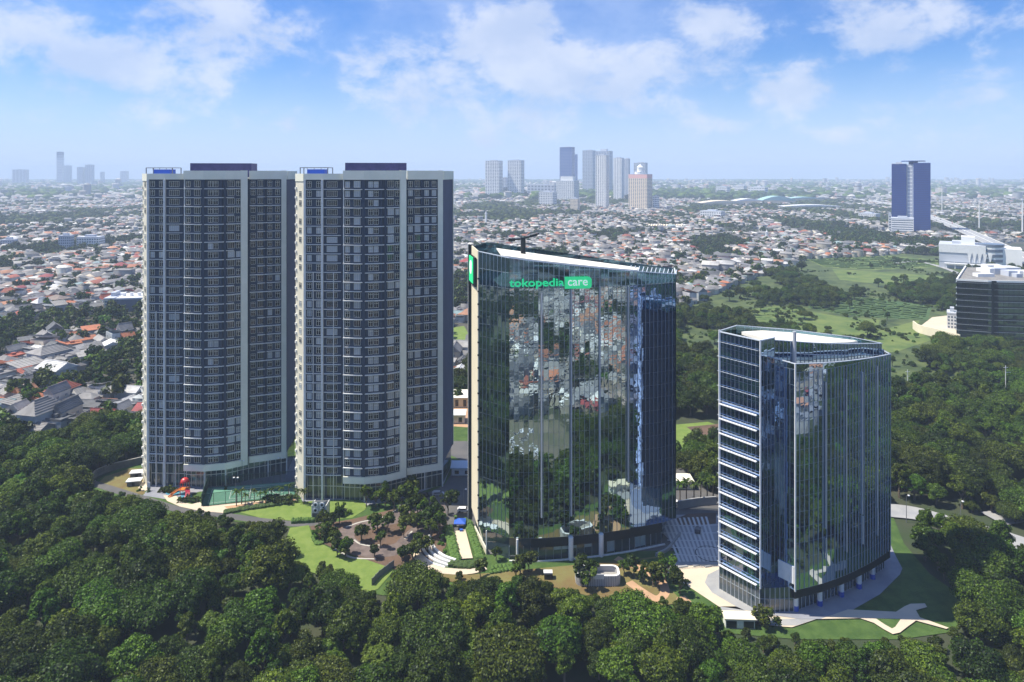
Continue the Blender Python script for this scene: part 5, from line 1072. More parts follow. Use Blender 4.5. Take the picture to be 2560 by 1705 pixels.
for i, (rad, h0, h1, nl, m, lk) in enumerate(((5.6, 3.0, 11.5, 38, lf_dark, 'dark'), (6.6, 3.5, 13.0, 50, lf_dark, 'dark'), (4.6, 2.6, 10.0, 28, lf_mid, 'mid'), (6.0, 3.2, 12.0, 44, lf_mid, 'mid'), (3.5, 3.0, 13.5, 26, lf_mid, 'mid'), (4.2, 2.0, 8.5, 24, lf_yel, 'yellow'), (7.6, 4.0, 13.5, 60, lf_mid, 'mid'), (3.6, 1.5, 7.5, 20, lf_dark, 'dark'), (7.4, 4.6, 9.4, 52, lf_dark, 'dark'), (5.2, 2.5, 11.5, 26, lf_mid, 'mid'))):
    TYPES.append((crown_mesh(100 + i, rad, h0, h1, nl, int(11500 * (rad / 5.5) ** 2), m, cs=.34), trunk_mesh(i, h0 + 2.5, .28 + rad * .02, rad), rad, lk, 1.0))
FAR_C = [crown_mesh(300 + i, rad, 1.5, h1, 9, 260, m, cs=1.1) for i, (rad, h1, m) in enumerate(((5.5, 10.5, lf_dark), (6.5, 12, lf_dark), (5, 9, lf_mid), (4.5, 8, lf_yel)))]
# open ground without wood: campus (its near edge is drawn where the crowns in front of it end), fields, the town
FR = ((210,1212),(350,1250),(440,1272),(530,1290),(640,1300),(692,1312),(704,1388),(800,1408),(895,1465),(930,1474),(985,1428),(1060,1436),(1130,1440),(1180,1450),(1290,1440),(1390,1458),(1440,1476),(1560,1490),(1640,1505),(1660,1500),(1740,1500),(1800,1545),(1830,1578),(1905,1592),(2000,1600),(2250,1598),(2375,1582),(2412,1560))
front = [G(x, y, 0) for x, y in FR[::-1]]
campus = front + [*GP([(235, 1192), (300, 1165), (356, 1145)]), (-160, 290), (-60, 300), (0, 285), (62, 276), *GP([(1800, 1245), (1840, 1260), (2232, 1262), (2240, 1350), (2300, 1420), (2370, 1470), (2425, 1515)])]
roadz = [strip(GP([(2200, 1276), (2290, 1285), (2380, 1310), (2500, 1343), (2640, 1385)]), 20), GP([(2225, 1290), (2290, 1305), (2260, 1345), (2225, 1345)])]
lawnz = [GP([(1560, 1050), (1800, 1045), (1870, 1070), (1850, 1100), (1740, 1125), (1700, 1145), (1560, 1140)]), GP([(1125, 805), (1180, 805), (1180, 895), (1120, 890)]), [(-45, 290), (-5, 290), (-2, 345), (-50, 345)]]
meadow = [GP([(1852, 770), (1950, 758), (2100, 780), (2340, 758), (2345, 790), (2290, 800), (2260, 830), (2180, 862), (2120, 885), (2090, 880), (2100, 852), (1880, 818)]), GP([(2000, 640), (2120, 628), (2360, 645), (2400, 700), (2250, 722), (2060, 700)])]
apron = [GP([(2275, 812), (2330, 785), (2420, 790), (2700, 800), (2700, 868), (2480, 868), (2400, 864), (2300, 838)])]
def town_edge(px):    # the town begins behind this photo row
    return np.interp(px, [-600, 0, 160, 360, 700, 1130, 1200, 1690, 1760, 1900, 2020, 2200, 2400, 2600, 3200], [1130, 1130, 1100, 1060, 1000, 985, 900, 790, 745, 690, 648, 640, 618, 600, 600])
def allowed(x, y, z=True):
    ok = ~inside(campus, x, y)
    for p in roadz + lawnz + apron: ok &= ~inside(p, x, y)
    for x0, x1, y0, y1 in NAMED: ok &= ~((x > x0) & (x < x1) & (y > y0) & (y < y1))
    for a, c in zip(toll, toll[1:]):
        dx, dy = c[0] - a[0], c[1] - a[1]; L2 = dx * dx + dy * dy; u = np.clip(((x - a[0]) * dx + (y - a[1]) * dy) / L2, 0, 1); ok &= np.hypot(x - a[0] - u * dx, y - a[1] - u * dy) > 17
    return ok
def grid(x0, x1, y0, y1, st, jit=.42):
    gx, gy = np.meshgrid(np.arange(x0, x1, st), np.arange(y0, y1, st)); gx = gx + (np.arange(gx.shape[0]) % 2)[:, None] * st / 2; x = gx.ravel() + rng.uniform(-jit, jit, gx.size) * st; y = gy.ravel() + rng.uniform(-jit, jit, gx.size) * st; return x, y
def topx(x, y): return CX + F * x / np.maximum(y, 1), HZ + F * H / np.maximum(y, 1)
# wood
x, y = grid(-620, 700, 96, 1000, 5.6)
px, py = topx(x, y); ok = allowed(x, y) & (py > town_edge(px)) & (np.abs(x) < np.where(y < 420, 330, .80 * y))
ok &= (y > 130); inm = np.zeros(x.shape, bool)
for p in meadow: inm |= inside(p, x, y)
field = inside([(110, 440), (195, 360), (420, 420), (900, 640), (560, 1010), (330, 985), (150, 640)], x, y)
fn = vnoise(x, y, 38, 5) * .6 + vnoise(x, y, 90, 9) * .4
ok &= ~inm | (rng.random(x.size) < .035)
ok &= ~field | (fn > .52) | (rng.random(x.size) < .03)
lot = (x > -45) & (x < 75) & (y > 96) & (y < 151) & ((x > -28) & (x < 50)); ok &= ~lot
x, y = x[ok], y[ok]; field = field[ok]
patch = vnoise(x, y, 30, 3); ti = np.empty(x.size, int); u = rng.random(x.size)
big = [0, 1, 3, 4, 6]; ti[:] = np.where(patch < .35, np.array([1, 0, 4, 7])[(u * 4).astype(int)], np.where(patch < .62, np.array([0, 3, 1, 6])[(u * 4).astype(int)], np.array([2, 3, 6, 4])[(u * 4).astype(int)]))
q_ = rng.random(x.size); ti = np.where(q_ < .08, 5, np.where(q_ < .20, 8, np.where(q_ < .34, 9, np.where(q_ < .42, 4, ti)))); sc = rng.uniform(.40, 1.0, x.size) ** 1.1; sc *= np.where(field, .85, 1.0)
# crowns in front of the garden stay below the line where it begins to show
rowf = np.interp(CX + F * x / y, [p[0] for p in FR], [p[1] for p in FR]); cap = H - (rowf - HZ) * y / F; fr_ = (CX + F * x / y > 215) & (CX + F * x / y < 2412) & (HZ + F * H / y > rowf)
hts = np.array([11.5, 13, 10, 12, 13.5, 8.5, 13.5, 7.5, 9.4, 11.5]); ti = np.where(fr_ & (cap < 6.5), 7, np.where(fr_ & (cap < 9) & np.isin(ti, (1, 3, 4, 6, 9)), 2, ti)); sc0 = sc; sc = np.where(fr_, np.minimum(sc, np.maximum(cap, .1) / hts[ti] * rng.uniform(.76, .98, x.size)), sc)
sc = np.where(fr_ & (cap > 1.0) & (sc < .45), np.where(cap > 2.5, .45, .34), sc)
# thin out crowns that would stand too close
keep = sc > .30; order = np.argsort(-sc); cell = {}
for i in order:
    if not keep[i]: continue
    r = TYPES[ti[i]][2] * sc[i]; kx, ky = int(x[i] // 10), int(y[i] // 10); bad = False
    for a in (-1, 0, 1):
        for c in (-1, 0, 1):
            for j in cell.get((kx + a, ky + c), ()):
                if math.hypot(x[i] - x[j], y[i] - y[j]) < .50 * (r + TYPES[ti[j]][2] * sc[j]): bad = True; break
            if bad: break
        if bad: break
    if bad: keep[i] = False
    else: cell.setdefault((kx, ky), []).append(i)
x, y, ti, sc = x[keep], y[keep], ti[keep], sc[keep]
px, py = topx(x, y); seen = (px > -40) & (px < 2600) & (HZ + F * (H - 9) / y < 1720) & (y > 100)
o_ = np.argsort(np.where(seen, y, 1e9)); own = o_[:300]; rest = o_[300:]
LOOK = {'dark': 'dark green', 'mid': 'mid green', 'yellow': 'yellow green'}
REG = [(-900, 130, 'far left'), (130, 330, 'below the sheds'), (330, 520, 'below the playground'), (520, 720, 'below the sports court'), (720, 860, 'below the fan housing'), (860, 1000, 'below the bright lawn'), (1000, 1170, 'below the curved steps'), (1170, 1330, 'below the short hedges'), (1330, 1460, 'below the garden hut'), (1460, 1620, 'below the white pod'), (1620, 1790, 'below the tan path loop'), (1790, 1960, 'below the white pavilion'), (1960, 2130, 'below the wedge tower'), (2130, 2290, 'below the branched path'), (2290, 2430, 'right of the branched path'), (2430, 3000, 'far right')]
SRC = []
def plant(i_type, xx, yy, s, rz, label, group, cat='tree', name='forest_tree'):
    cm, tm, rad, lk, _ = TYPES[i_type]; root = empty(name, (xx, yy, 0), label, cat, group, rz); root.scale = (s, s, s); c = link('crown', cm, root); t_ = link('trunk', tm, root); return root, c, t_
for n_, i in enumerate(own):
    cpx = float(CX + F * x[i] / y[i]); near = y[i] < 186; lk = TYPES[ti[i]][3]; col_ = LOOK[lk]; reg = next(r[2] for r in REG if r[0] <= cpx < r[1])
    rad = TYPES[ti[i]][2] * sc[i]; size = 'huge' if rad > 6.6 else 'large' if rad > 5.3 else 'middling' if rad > 4 else 'small' if rad > 2.5 else 'very low'
    cpy = HZ + F * (H - 9) / y[i]; row = 'at the bottom edge' if cpy > 1560 else 'in the lower wood' if cpy > 1440 else 'in the middle of the wood' if cpy > 1330 else 'in the upper wood'
    lb = f'{size} {col_} tree {row}, {reg}'
    plant(int(ti[i]), float(x[i]), float(y[i]), float(sc[i]), float(rng.uniform(0, 6.28)), lb, f'{size} {col_} trees {row}, {reg}')
# the rest of the wood: geometry-node copies on points
def gn_scatter(name, pts, idx, rot, scl, groups, label):
    """groups = list of lists of objects; each list is one pickable thing"""
    me = bpy.data.meshes.new(name); me.from_pydata([tuple(p) for p in pts], [], []); n = len(pts)
    a = me.attributes.new('pick', 'INT', 'POINT'); a.data.foreach_set('value', np.asarray(idx, np.int32)); a = me.attributes.new('turn', 'FLOAT_VECTOR', 'POINT'); v = np.zeros((n, 3), np.float32); v[:, 2] = rot; a.data.foreach_set('vector', v.ravel())
    a = me.attributes.new('size', 'FLOAT', 'POINT'); a.data.foreach_set('value', np.asarray(scl, np.float32))
    o = link(name, me); ng = bpy.data.node_groups.new(name + '_nodes', 'GeometryNodeTree'); ng.interface.new_socket('Geometry', in_out='INPUT', socket_type='NodeSocketGeometry'); ng.interface.new_socket('Geometry', in_out='OUTPUT', socket_type='NodeSocketGeometry')
    gi = ng.nodes.new('NodeGroupInput'); go = ng.nodes.new('NodeGroupOutput'); last = gi.outputs[0]; outs = []
    def attr(nm, ty): q = ng.nodes.new('GeometryNodeInputNamedAttribute'); q.data_type = ty; q.inputs[0].default_value = nm; return q.outputs[0]
    pick, turn, size = attr('pick', 'INT'), attr('turn', 'FLOAT_VECTOR'), attr('size', 'FLOAT'); jn = ng.nodes.new('GeometryNodeJoinGeometry')
    for k, obs in enumerate(groups):
        j2 = ng.nodes.new('GeometryNodeJoinGeometry')
        for ob in obs: oi = ng.nodes.new('GeometryNodeObjectInfo'); oi.inputs[0].default_value = ob; oi.transform_space = 'ORIGINAL'; ng.links.new(oi.outputs['Geometry'], j2.inputs[0])
        cmpn = ng.nodes.new('FunctionNodeCompare'); cmpn.data_type = 'INT'; cmpn.operation = 'EQUAL'; ng.links.new(pick, cmpn.inputs[2]); cmpn.inputs[3].default_value = k
        ip = ng.nodes.new('GeometryNodeInstanceOnPoints'); ng.links.new(gi.outputs[0], ip.inputs['Points']); ng.links.new(cmpn.outputs[0], ip.inputs['Selection']); ng.links.new(j2.outputs[0], ip.inputs['Instance']); ng.links.new(turn, ip.inputs['Rotation']); ng.links.new(size, ip.inputs['Scale']); ng.links.new(ip.outputs[0], jn.inputs[0])
    ng.links.new(jn.outputs[0], go.inputs[0]); md = o.modifiers.new('scatter', 'NODES'); md.node_group = ng; tag(o, label, kind='stuff'); return o
src = {}
for o in list(COL.objects):
    if o.type == 'EMPTY' and o.name.startswith('forest_tree'):
        for ch in o.children:
            if ch.name.startswith('crown'):
                for k, T_ in enumerate(TYPES):
                    if ch.data is T_[0] and k not in src: src[k] = [ch, [c for c in o.children if c.name.startswith('trunk')][0]]
src_groups = [src[k] if k in src else src[0] for k in range(len(TYPES))]
gn_scatter('woodland', [(x[i], y[i], 0) for i in rest], ti[rest], rng.uniform(0, 6.28, len(rest)), sc[rest], src_groups, 'dense wood of broadleaf trees beyond the nearest ones')

# low scrub over the rough fields
x_, y_ = grid(90, 950, 330, 1030, 5.0); r0 = vnoise(x_, y_, 22, 61) * .55 + vnoise(x_, y_, 70, 62) * .45; ok = inside([(110, 400), (195, 340), (420, 400), (900, 640), (600, 1010), (330, 985), (150, 640)], x_, y_) & (r0 > .57) & allowed(x_, y_) & (rng.random(x_.size) < .6)
x_, y_ = x_[ok], y_[ok]
for _ in range(22):    # hedgerows between the plots
    cx_, cy_, an_, ln_ = rng.uniform(200, 620), rng.uniform(480, 940), rng.choice([.12, 1.45]) + rng.normal() * .12, rng.uniform(40, 150); k_ = int(ln_ / 2.6); t_ = np.linspace(-.5, .5, k_) * ln_
    hx, hy = cx_ + np.cos(an_) * t_ + rng.normal(size=k_) * .9, cy_ + np.sin(an_) * t_ + rng.normal(size=k_) * .9; o2 = inside([(150, 400), (195, 340), (420, 400), (900, 640), (600, 1010), (330, 985), (150, 640)], hx, hy) & allowed(hx, hy); x_ = np.append(x_, hx[o2]); y_ = np.append(y_, hy[o2])
gn_scatter('scrub', np.stack([x_, y_, x_ * 0 - .9], 1), rng.choice(len(TYPES), x_.size, p=[.12, .1, .16, .12, .1, .08, .08, .12, .06, .06]), rng.uniform(0, 6.28, x_.size), rng.uniform(.08, .30, x_.size), src_groups, 'low scrub and tall grass on the rough fields')
# ---- shrubs and small trees of the garden
SH = [crown_mesh(500 + i, r, .3, h, 9, 600, m, cs=.28) for i, (r, h, m) in enumerate(((1.5, 2.6, lf_mid), (1.9, 3.4, lf_dark), (1.2, 1.8, lf_yel)))]
ST = trunk_mesh(40, 1.2, .10, 1.2)
GT = [crown_mesh(520 + i, r, 1.6, h, 12, 1000, m, cs=.34) for i, (r, h, m) in enumerate(((2.2, 5.6, lf_dark), (2.7, 6.8, lf_dark), (2.0, 6.2, lf_mid)))]
GTT = trunk_mesh(41, 3.0, .14, 1.6)
def small(px, py, me, tm, s, label, group, name, cat):
    g = G(px, py); root = empty(name, (*g, 0), label, cat, group, random.uniform(0, 6.28)); root.scale = (s, s, s); link('crown', me, root); link('trunk', tm, root); return root
gd = random.Random(77); k = 0
for px, py in [(gd.uniform(795, 1075), gd.uniform(1305, 1412)) for _ in range(90)]:
    u, v = (px - 945) / 108, (py - 1350) / 38; rr_ = math.hypot(u, v)
    if .62 < rr_ < 1.12 or px < 835 and py > 1366 or py > 1398 and px < 960 or k > 36: continue
    k += 1; small(px, py, GT[k % 3 if k % 5 else 0], GTT, gd.uniform(.65, 1.1), 'small dark tree in the planted ' + ('island inside' if rr_ <= .62 else 'bed around') + ' the ring drive', 'garden trees ' + ('inside' if rr_ <= .62 else 'around') + ' the ring drive', 'garden_tree', 'tree')
for px, py, s, lb in ((916, 1268, 1.3, 'light green tree left of three before the right apartment tower'), (940, 1270, 1.05, 'light green tree in the middle of three before the right apartment tower'), (963, 1266, 1.25, 'light green tree right of three before the right apartment tower')):
    small(px, py, GT[2], GTT, s, lb, None, 'garden_tree', 'tree')
for i, (px, py) in enumerate(((985, 1280), (1005, 1272), (1028, 1268), (1045, 1288), (1020, 1300), (1060, 1302), (1085, 1320), (1066, 1332), (1100, 1338), (1045, 1330), (1120, 1290), (1092, 1296), (1078, 1350), (1030, 1262))):
    small(px, py, GT[i % 3], GTT, gd.uniform(1.0, 1.5), 'dark garden tree ' + (w_g := 'under the right apartment tower edge' if py < 1283 and px < 1060 else 'beside the parked motorbikes' if py < 1303 else 'at the head of the curved steps' if px > 1060 else 'at the inner rim of the ring drive'), 'garden trees ' + w_g, 'garden_tree', 'tree')
for i, (px, py) in enumerate(((1560, 1442), (1585, 1448), (1608, 1458), (1645, 1475), (1632, 1470), (1665, 1455), (1690, 1465), (1700, 1490), (1660, 1440), (1480, 1440), (1455, 1470), (1470, 1480), (1300, 1440), (1322, 1432), (1290, 1452), (1240, 1402), (1200, 1450))):
    small(px, py, GT[i % 3], GTT, gd.uniform(.8, 1.3), 'small tree on the brown lawn ' + ('beside the tan path loop' if px > 1540 else 'near the white pod' if px > 1400 else 'near the short hedges'), 'small trees on the brown lawn ' + ('by the path loop' if px > 1540 else 'by the pod' if px > 1400 else 'by the hedges'), 'garden_tree', 'tree')
for i, (px, py, m_, s, lb) in enumerate(((850, 1290, 2, 1.9, 'rounded yellow bush left on the small lawn'), (862, 1287, 2, 1.6, 'rounded yellow bush right on the small lawn'), (790, 1352, 2, 1.0, 'yellow shrub at the edge of the bright lawn'), (470, 1250, 0, .7, 'low shrub before the right pool'), (1108, 1345, 2, 1.1, 'upper yellow shrub beside the left ramp hedge'), (1103, 1360, 2, 1.2, 'lower yellow shrub beside the left ramp hedge'), (1110, 1392, 2, 1.1, 'yellow shrub at the inner curve of the steps'), (1898, 1560, 1, 1.4, 'tall dark shrub left beside the pavilion'), (1918, 1572, 1, 1.3, 'tall dark shrub right beside the pavilion'), (350, 1228, 2, .8, 'small yellow shrub beside the sheds'), (565, 1225, 0, .5, 'tiny shrub behind the court'))):
    small(px, py, SH[m_], ST, s, lb, None, 'shrub', 'shrub')
for i in range(16):
    small(448 + (i % 8) * 6.5 + gd.uniform(-2, 2), 1252 + (i % 3) * 3, SH[i % 3], ST, gd.uniform(.35, .6), 'low shrub in the curved bed beside the pools', 'shrubs in the pool bed', 'shrub', 'shrub')
for i in range(26):
    u = gd.random(); small(782 + 60 * u + gd.uniform(-8, 12), 1318 + 30 * gd.random() + 14 * u, SH[i % 3], ST, gd.uniform(.45, .9), 'low shrub in the bed left of the ring drive', 'shrubs left of the ring drive', 'shrub', 'shrub')
for i in range(34):
    small(370 + 74 * gd.random() + (300 if i % 2 else 0) , 1229 + (gd.uniform(0, 3) if i % 2 == 0 else gd.uniform(24, 34)), SH[i % 2], ST, gd.uniform(.5, .9), 'low dark shrub at the foot of the ' + ('right' if i % 2 else 'left') + ' apartment tower', 'shrubs at the foot of the ' + ('right' if i % 2 else 'left') + ' apartment tower', 'shrub', 'shrub')
# palms beside the court
def palm_meshes():
    b = MB(); rr = random.Random(2); 
    for i in range(15):
        a = i * 2.4; L_ = rr.uniform(1.4, 2.0); el_ = rr.uniform(.1, 1.0); p = Vector((0, 0, 3.9))
        for s_ in range(4):
            q = p + Vector((math.cos(a) * L_ / 4 * math.cos(el_ - s_ * .45), math.sin(a) * L_ / 4 * math.cos(el_ - s_ * .45), L_ / 4 * math.sin(el_ - s_ * .45))); w2 = .28 * (1 - s_ / 5); sd_ = Vector((-math.sin(a), math.cos(a), 0)) * w2
            b.face([p - sd_, p + sd_, q + sd_ * .8, q - sd_ * .8]); p = q
    c = b.mesh('crown', lf_dark); b = MB(); b.cyl((0, 0), .14, 0, 3.9, 8, r1=.09); return c, b.mesh('trunk', m_bark)
PC, PT = palm_meshes()
for i, (px, py) in enumerate(((591, 1267), (613, 1266), (636, 1257), (664, 1259), (678, 1255), (700, 1250), (722, 1247), (650, 1262), (604, 1262), (744, 1258), (760, 1262))):
    g = G(px, py); root = empty('palm_tree', (*g, 0), 'young palm in the row along the front of the sports court', 'palm', 'palms along the sports court', gd.uniform(0, 6)); s = gd.uniform(1.0, 1.35); root.scale = (s, s, s); link('crown', PC, root); link('trunk', PT, root)
for i, (px, py) in enumerate(((1700, 1256), (1716, 1250), (1735, 1256), (1752, 1248), (1768, 1252), (1783, 1246))):
    g = G(px, py); root = empty('palm_tree', (*g, 0), 'dark palm in the shade behind the forecourt', 'palm', 'palms behind the forecourt', gd.uniform(0, 6)); root.scale = (1.7, 1.7, 1.7); link('crown', PC, root); link('trunk', PT, root)

# ================================================================ the town
ROOF = np.array([(.20, .20, .205), (.14, .145, .15), (.26, .25, .24), (.34, .33, .31), (.42, .15, .07), (.36, .10, .06), (.50, .24, .13), (.66, .66, .64), (.74, .72, .66), (.30, .05, .05), (.30, .42, .42), (.30, .24, .20)])
WALL = np.array([(.62, .60, .55), (.70, .68, .62), (.50, .50, .50), (.58, .50, .40), (.42, .46, .48), (.66, .62, .50)])
def attr_mat(name, rough=.8):
    m = bpy.data.materials.new(name); m.use_nodes = True; t = N(m.node_tree); a = t.n('ShaderNodeAttribute', attribute_name='tint'); tc = t.n('ShaderNodeTexCoord').outputs['Object']
    f = t.ss(t.n('ShaderNodeTexNoise', {'Vector': tc, 'Scale': .35, 'Detail': 4.0, 'Roughness': .7}).outputs[0], .3, .7); c = t.mix(t.m('MULTIPLY', f, .35), a.outputs[0], (.10, .09, .08))
    b_ = t.n('ShaderNodeBsdfPrincipled', {'Base Color': c, 'Roughness': rough}); t.n('ShaderNodeOutputMaterial', {0: b_.outputs[0]}); return m
m_houses = attr_mat('house_tint')
def house_field(x0, x1, y0, y1, st, lim, seed, sizes):
    r_ = np.random.default_rng(seed); x, y = grid(x0, x1, y0, y1, st, .30); px, py = topx(x, y)
    ok = (py < town_edge(px)) & (np.abs(x) < .80 * y + 80) & allowed(x, y) if y0 > 0 else np.ones(x.size, bool)
    grn = vnoise(x, y, lim, seed) * .5 + vnoise(x, y, lim * 2.7, seed + 1) * .5; return x, y, ok, grn, r_
def house_arrays(x, y, r_, smin, smax, hmin, hmax, far=0.0):
    n = x.size; ang = np.round(vnoise(x, y, 160, 21) * 5) * .32 + .15 + r_.normal(size=n) * .06 + (r_.random(n) < .5) * (np.pi / 2)
    w = r_.uniform(smin, smax, n) / 2; d = r_.uniform(smin, smax, n) * .75 / 2; h = r_.uniform(hmin, hmax, n); h *= np.where(r_.random(n) < .12, 1.6, 1.0); typ = r_.choice(4, n, p=[.45, .2, .2, .15])   # gable, hip, flat, lean-to
    left = np.clip((-x / np.maximum(np.abs(y), 1)) * 3, 0, 1); p = r_.random(n)
    ri = np.where(p < .22, 0, np.where(p < .38, 1, np.where(p < .56, 2, np.where(p < .69, 3, np.where(p < .755, 4, np.where(p < .785, 5, np.where(p < .82, 6, np.where(p < .88, 7, np.where(p < .94, 8, np.where(p < .965, 9, np.where(p < .98, 10, 11)))))))))))
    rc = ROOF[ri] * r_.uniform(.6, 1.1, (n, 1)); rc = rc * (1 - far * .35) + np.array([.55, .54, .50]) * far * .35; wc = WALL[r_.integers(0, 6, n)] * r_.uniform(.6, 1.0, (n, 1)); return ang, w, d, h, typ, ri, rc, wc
def build_houses(name, label, x, y, A):
    ang, w, d, h, typ, ri, rc, wc = A; n = x.size; c, s = np.cos(ang), np.sin(ang); rise = np.where(typ == 2, .25, np.where(typ == 3, .12 * w + .6, np.minimum(w, d) * .55)); e = 1.08
    P = np.zeros((n, 14, 3)); loc = np.zeros((n, 14, 2))
    for k, (sx, sy) in enumerate(((-1, -1), (1, -1), (1, 1), (-1, 1))):
        for q in (0, 4): loc[:, q + k] = np.stack([sx * w, sy * d], 1)
        loc[:, 8 + k] = np.stack([sx * w * e, sy * d * e], 1)
    hip = np.where(typ == 1, .45, e); hip = np.where(typ >= 2, 1.0, hip)
    loc[:, 12] = np.stack([-w * hip, 0 * w], 1); loc[:, 13] = np.stack([w * hip, 0 * w], 1)
    P[:, :, 0] = x[:, None] + loc[:, :, 0] * c[:, None] - loc[:, :, 1] * s[:, None]; P[:, :, 1] = y[:, None] + loc[:, :, 0] * s[:, None] + loc[:, :, 1] * c[:, None]
    P[:, 4:8, 2] = h[:, None]; P[:, 8:12, 2] = h[:, None] - .05; P[:, 12:, 2] = (h + rise)[:, None]; P[:, 8:12, 2] += np.where(typ == 2, .25, 0)[:, None]; lt = typ == 3; P[lt, 10, 2] += rise[lt] * 1.6; P[lt, 11, 2] += rise[lt] * 1.6
    quad = np.array([[0, 1, 5, 4], [1, 2, 6, 5], [2, 3, 7, 6], [3, 0, 4, 7], [8, 9, 13, 12], [10, 11, 12, 13]]); tri = np.array([[9, 10, 13], [11, 8, 12]])
    base = np.arange(n)[:, None, None] * 14; L = np.concatenate([(quad[None] + base).reshape(n, -1), (tri[None] + base).reshape(n, -1)], 1).ravel()
    tot = np.tile(np.array([4] * 6 + [3] * 2), n); me = bpy.data.meshes.new(name); me.vertices.add(n * 14); me.vertices.foreach_set('co', P.ravel()); me.loops.add(L.size); me.loops.foreach_set('vertex_index', L.astype(np.int32)); me.polygons.add(tot.size)
    me.polygons.foreach_set('loop_start', np.concatenate([[0], np.cumsum(tot)[:-1]]).astype(np.int32)); me.update(calc_edges=True)
    col = np.ones((n, 8, 4), np.float32); col[:, :4, :3] = wc[:, None]; col[:, 4:, :3] = rc[:, None]; gb = typ == 0; col[gb, 6:, :3] = wc[gb][:, None]
    a = me.attributes.new('tint', 'FLOAT_COLOR', 'FACE'); a.data.foreach_set('color', col.ravel()); me.materials.append(m_houses); return tag(link(name, me), label, kind='stuff')
# nearest ring: individual houses first
x, y, ok, grn, r_ = house_field(-900, 1150, 300, 1300, 9.0, 60, 31, None); ok &= (grn < .585); x, y = x[ok], y[ok]
A = house_arrays(x, y, r_, 6.8, 13, 3.2, 6.0); big_ = (r_.random(x.size) < .06); A = list(A); A[1][big_] *= 1.6; A[2][big_] *= 1.5; A[3][big_] *= 1.3
px, py = topx(x, y); vis = (px > -20) & (px < 2580) & ~((px > 345) & (px < 1132)) & ~((px > 1170) & (px < 1692) & (py > 640)) & ~((px > 1790) & (px < 2226) & (py > 850))
rank = np.argsort(np.where(vis, y, 1e9)); own = rank[:300]; rest = rank[300:]
def sub(A, i): return [a[i] for a in A]
build_houses('town_houses', 'packed small houses of the town behind the nearest ones', x[rest], y[rest], sub(A, rest))
RM = {}; m_hw = [mat(f'house_wall_{i}', tuple(c), .8, noise=(.4, tuple(c * .7))) for i, c in enumerate(WALL)]
RN = ['mid grey', 'dark grey', 'grey brown', 'pale grey', 'orange tiled', 'rust red tiled', 'light orange tiled', 'white metal', 'cream metal', 'crimson', 'pale green', 'brown']
m_hr = [mat('house_roof_' + RN[i].replace(' ', '_'), tuple(c), .75, noise=(.5, tuple(c * .62), 8), rand=.3) for i, c in enumerate(ROOF)]
HM = {}
def unit_house(typ, ri, wi):
    k = (typ, ri, wi)
    if k in HM: return HM[k]
    b = MB(); b.box(-1, 1, -1, 1, 0, 1); wl = b.mesh('wall', m_hw[wi]); b = MB(); e = 1.1; e2 = 1.12
    if typ in (0, 1):
        g = e if typ == 0 else .45; rz_ = 1.42
        lo = [(-e, -e2, .985), (e, -e2, .985), (e, e2, .985), (-e, e2, .985)]; a, c = (-g, 0, rz_), (g, 0, rz_); t_ = .05
        b.face([lo[0], lo[1], c, a]); b.face([lo[2], lo[3], a, c]); b.face([lo[1], lo[2], c]); b.face([lo[3], lo[0], a]); b.face(lo[::-1])
        # ridge cap and battens as relief
        b.box(-g, g, -.05, .05, rz_ - .02, rz_ + .04)
        for i in range(1, 6): 
            u = i / 6; zz = .985 + (rz_ - .985) * u; w2 = e + (g - e) * u; y_ = e2 * (1 - u)
            for sg in (-1, 1): b.box(-w2, w2, sg * y_ - .02, sg * y_ + .02, zz - .01, zz + .025)
    elif typ == 2:
        b.box(-1.04, 1.04, -1.04, 1.04, 1.0, 1.04); b.ribbon([(-1.04, -1.04), (1.04, -1.04), (1.04, 1.04), (-1.04, 1.04)], 1.04, 1.16, -.07, .0, closed=True); b.box(-.3, .2, .2, .7, 1.04, 1.3)
    else:
        b.face([(-e, -e2, 1.02), (e, -e2, 1.02), (e, e2, 1.32), (-e, e2, 1.32)]); b.face([(-e, e2, 1.27), (e, e2, 1.27), (e, -e2, .97), (-e, -e2, .97)]); b.face([(-e, -e2, .97), (e, -e2, .97), (e, -e2, 1.02), (-e, -e2, 1.02)])
        b.face([(e, -e2, .97), (e, e2, 1.27), (e, e2, 1.32), (e, -e2, 1.02)]); b.face([(-e, e2, 1.27), (-e, -e2, .97), (-e, -e2, 1.02), (-e, e2, 1.32)]); b.face([(e, e2, 1.27), (-e, e2, 1.27), (-e, e2, 1.32), (e, e2, 1.32)])
        for i in range(8): xx = -e + 2 * e * i / 7; b.bar((xx, -e2, 1.04), (xx, e2, 1.34), .03, .03)
    HM[k] = (wl, b.mesh('roof', m_hr[ri])); return HM[k]
b = MB(); b.box(-.5, .5, -.04, .03, 0, 1); b.box(-.58, .58, -.06, .0, -.08, 0, 1); b.box(-.04, .04, -.06, .03, 0, 1, 1); W1 = b.mesh('window', [m_wing, m_frame]); b = MB(); b.box(-.5, .5, -.05, .03, 0, 1); D1m = b.mesh('door', mat('door_brown', (.10, .07, .05), .7))
wn = ['cream', 'off white', 'grey', 'sand', 'blue grey', 'pale yellow']; tn = ['gabled', 'hipped', 'flat', 'lean-to']
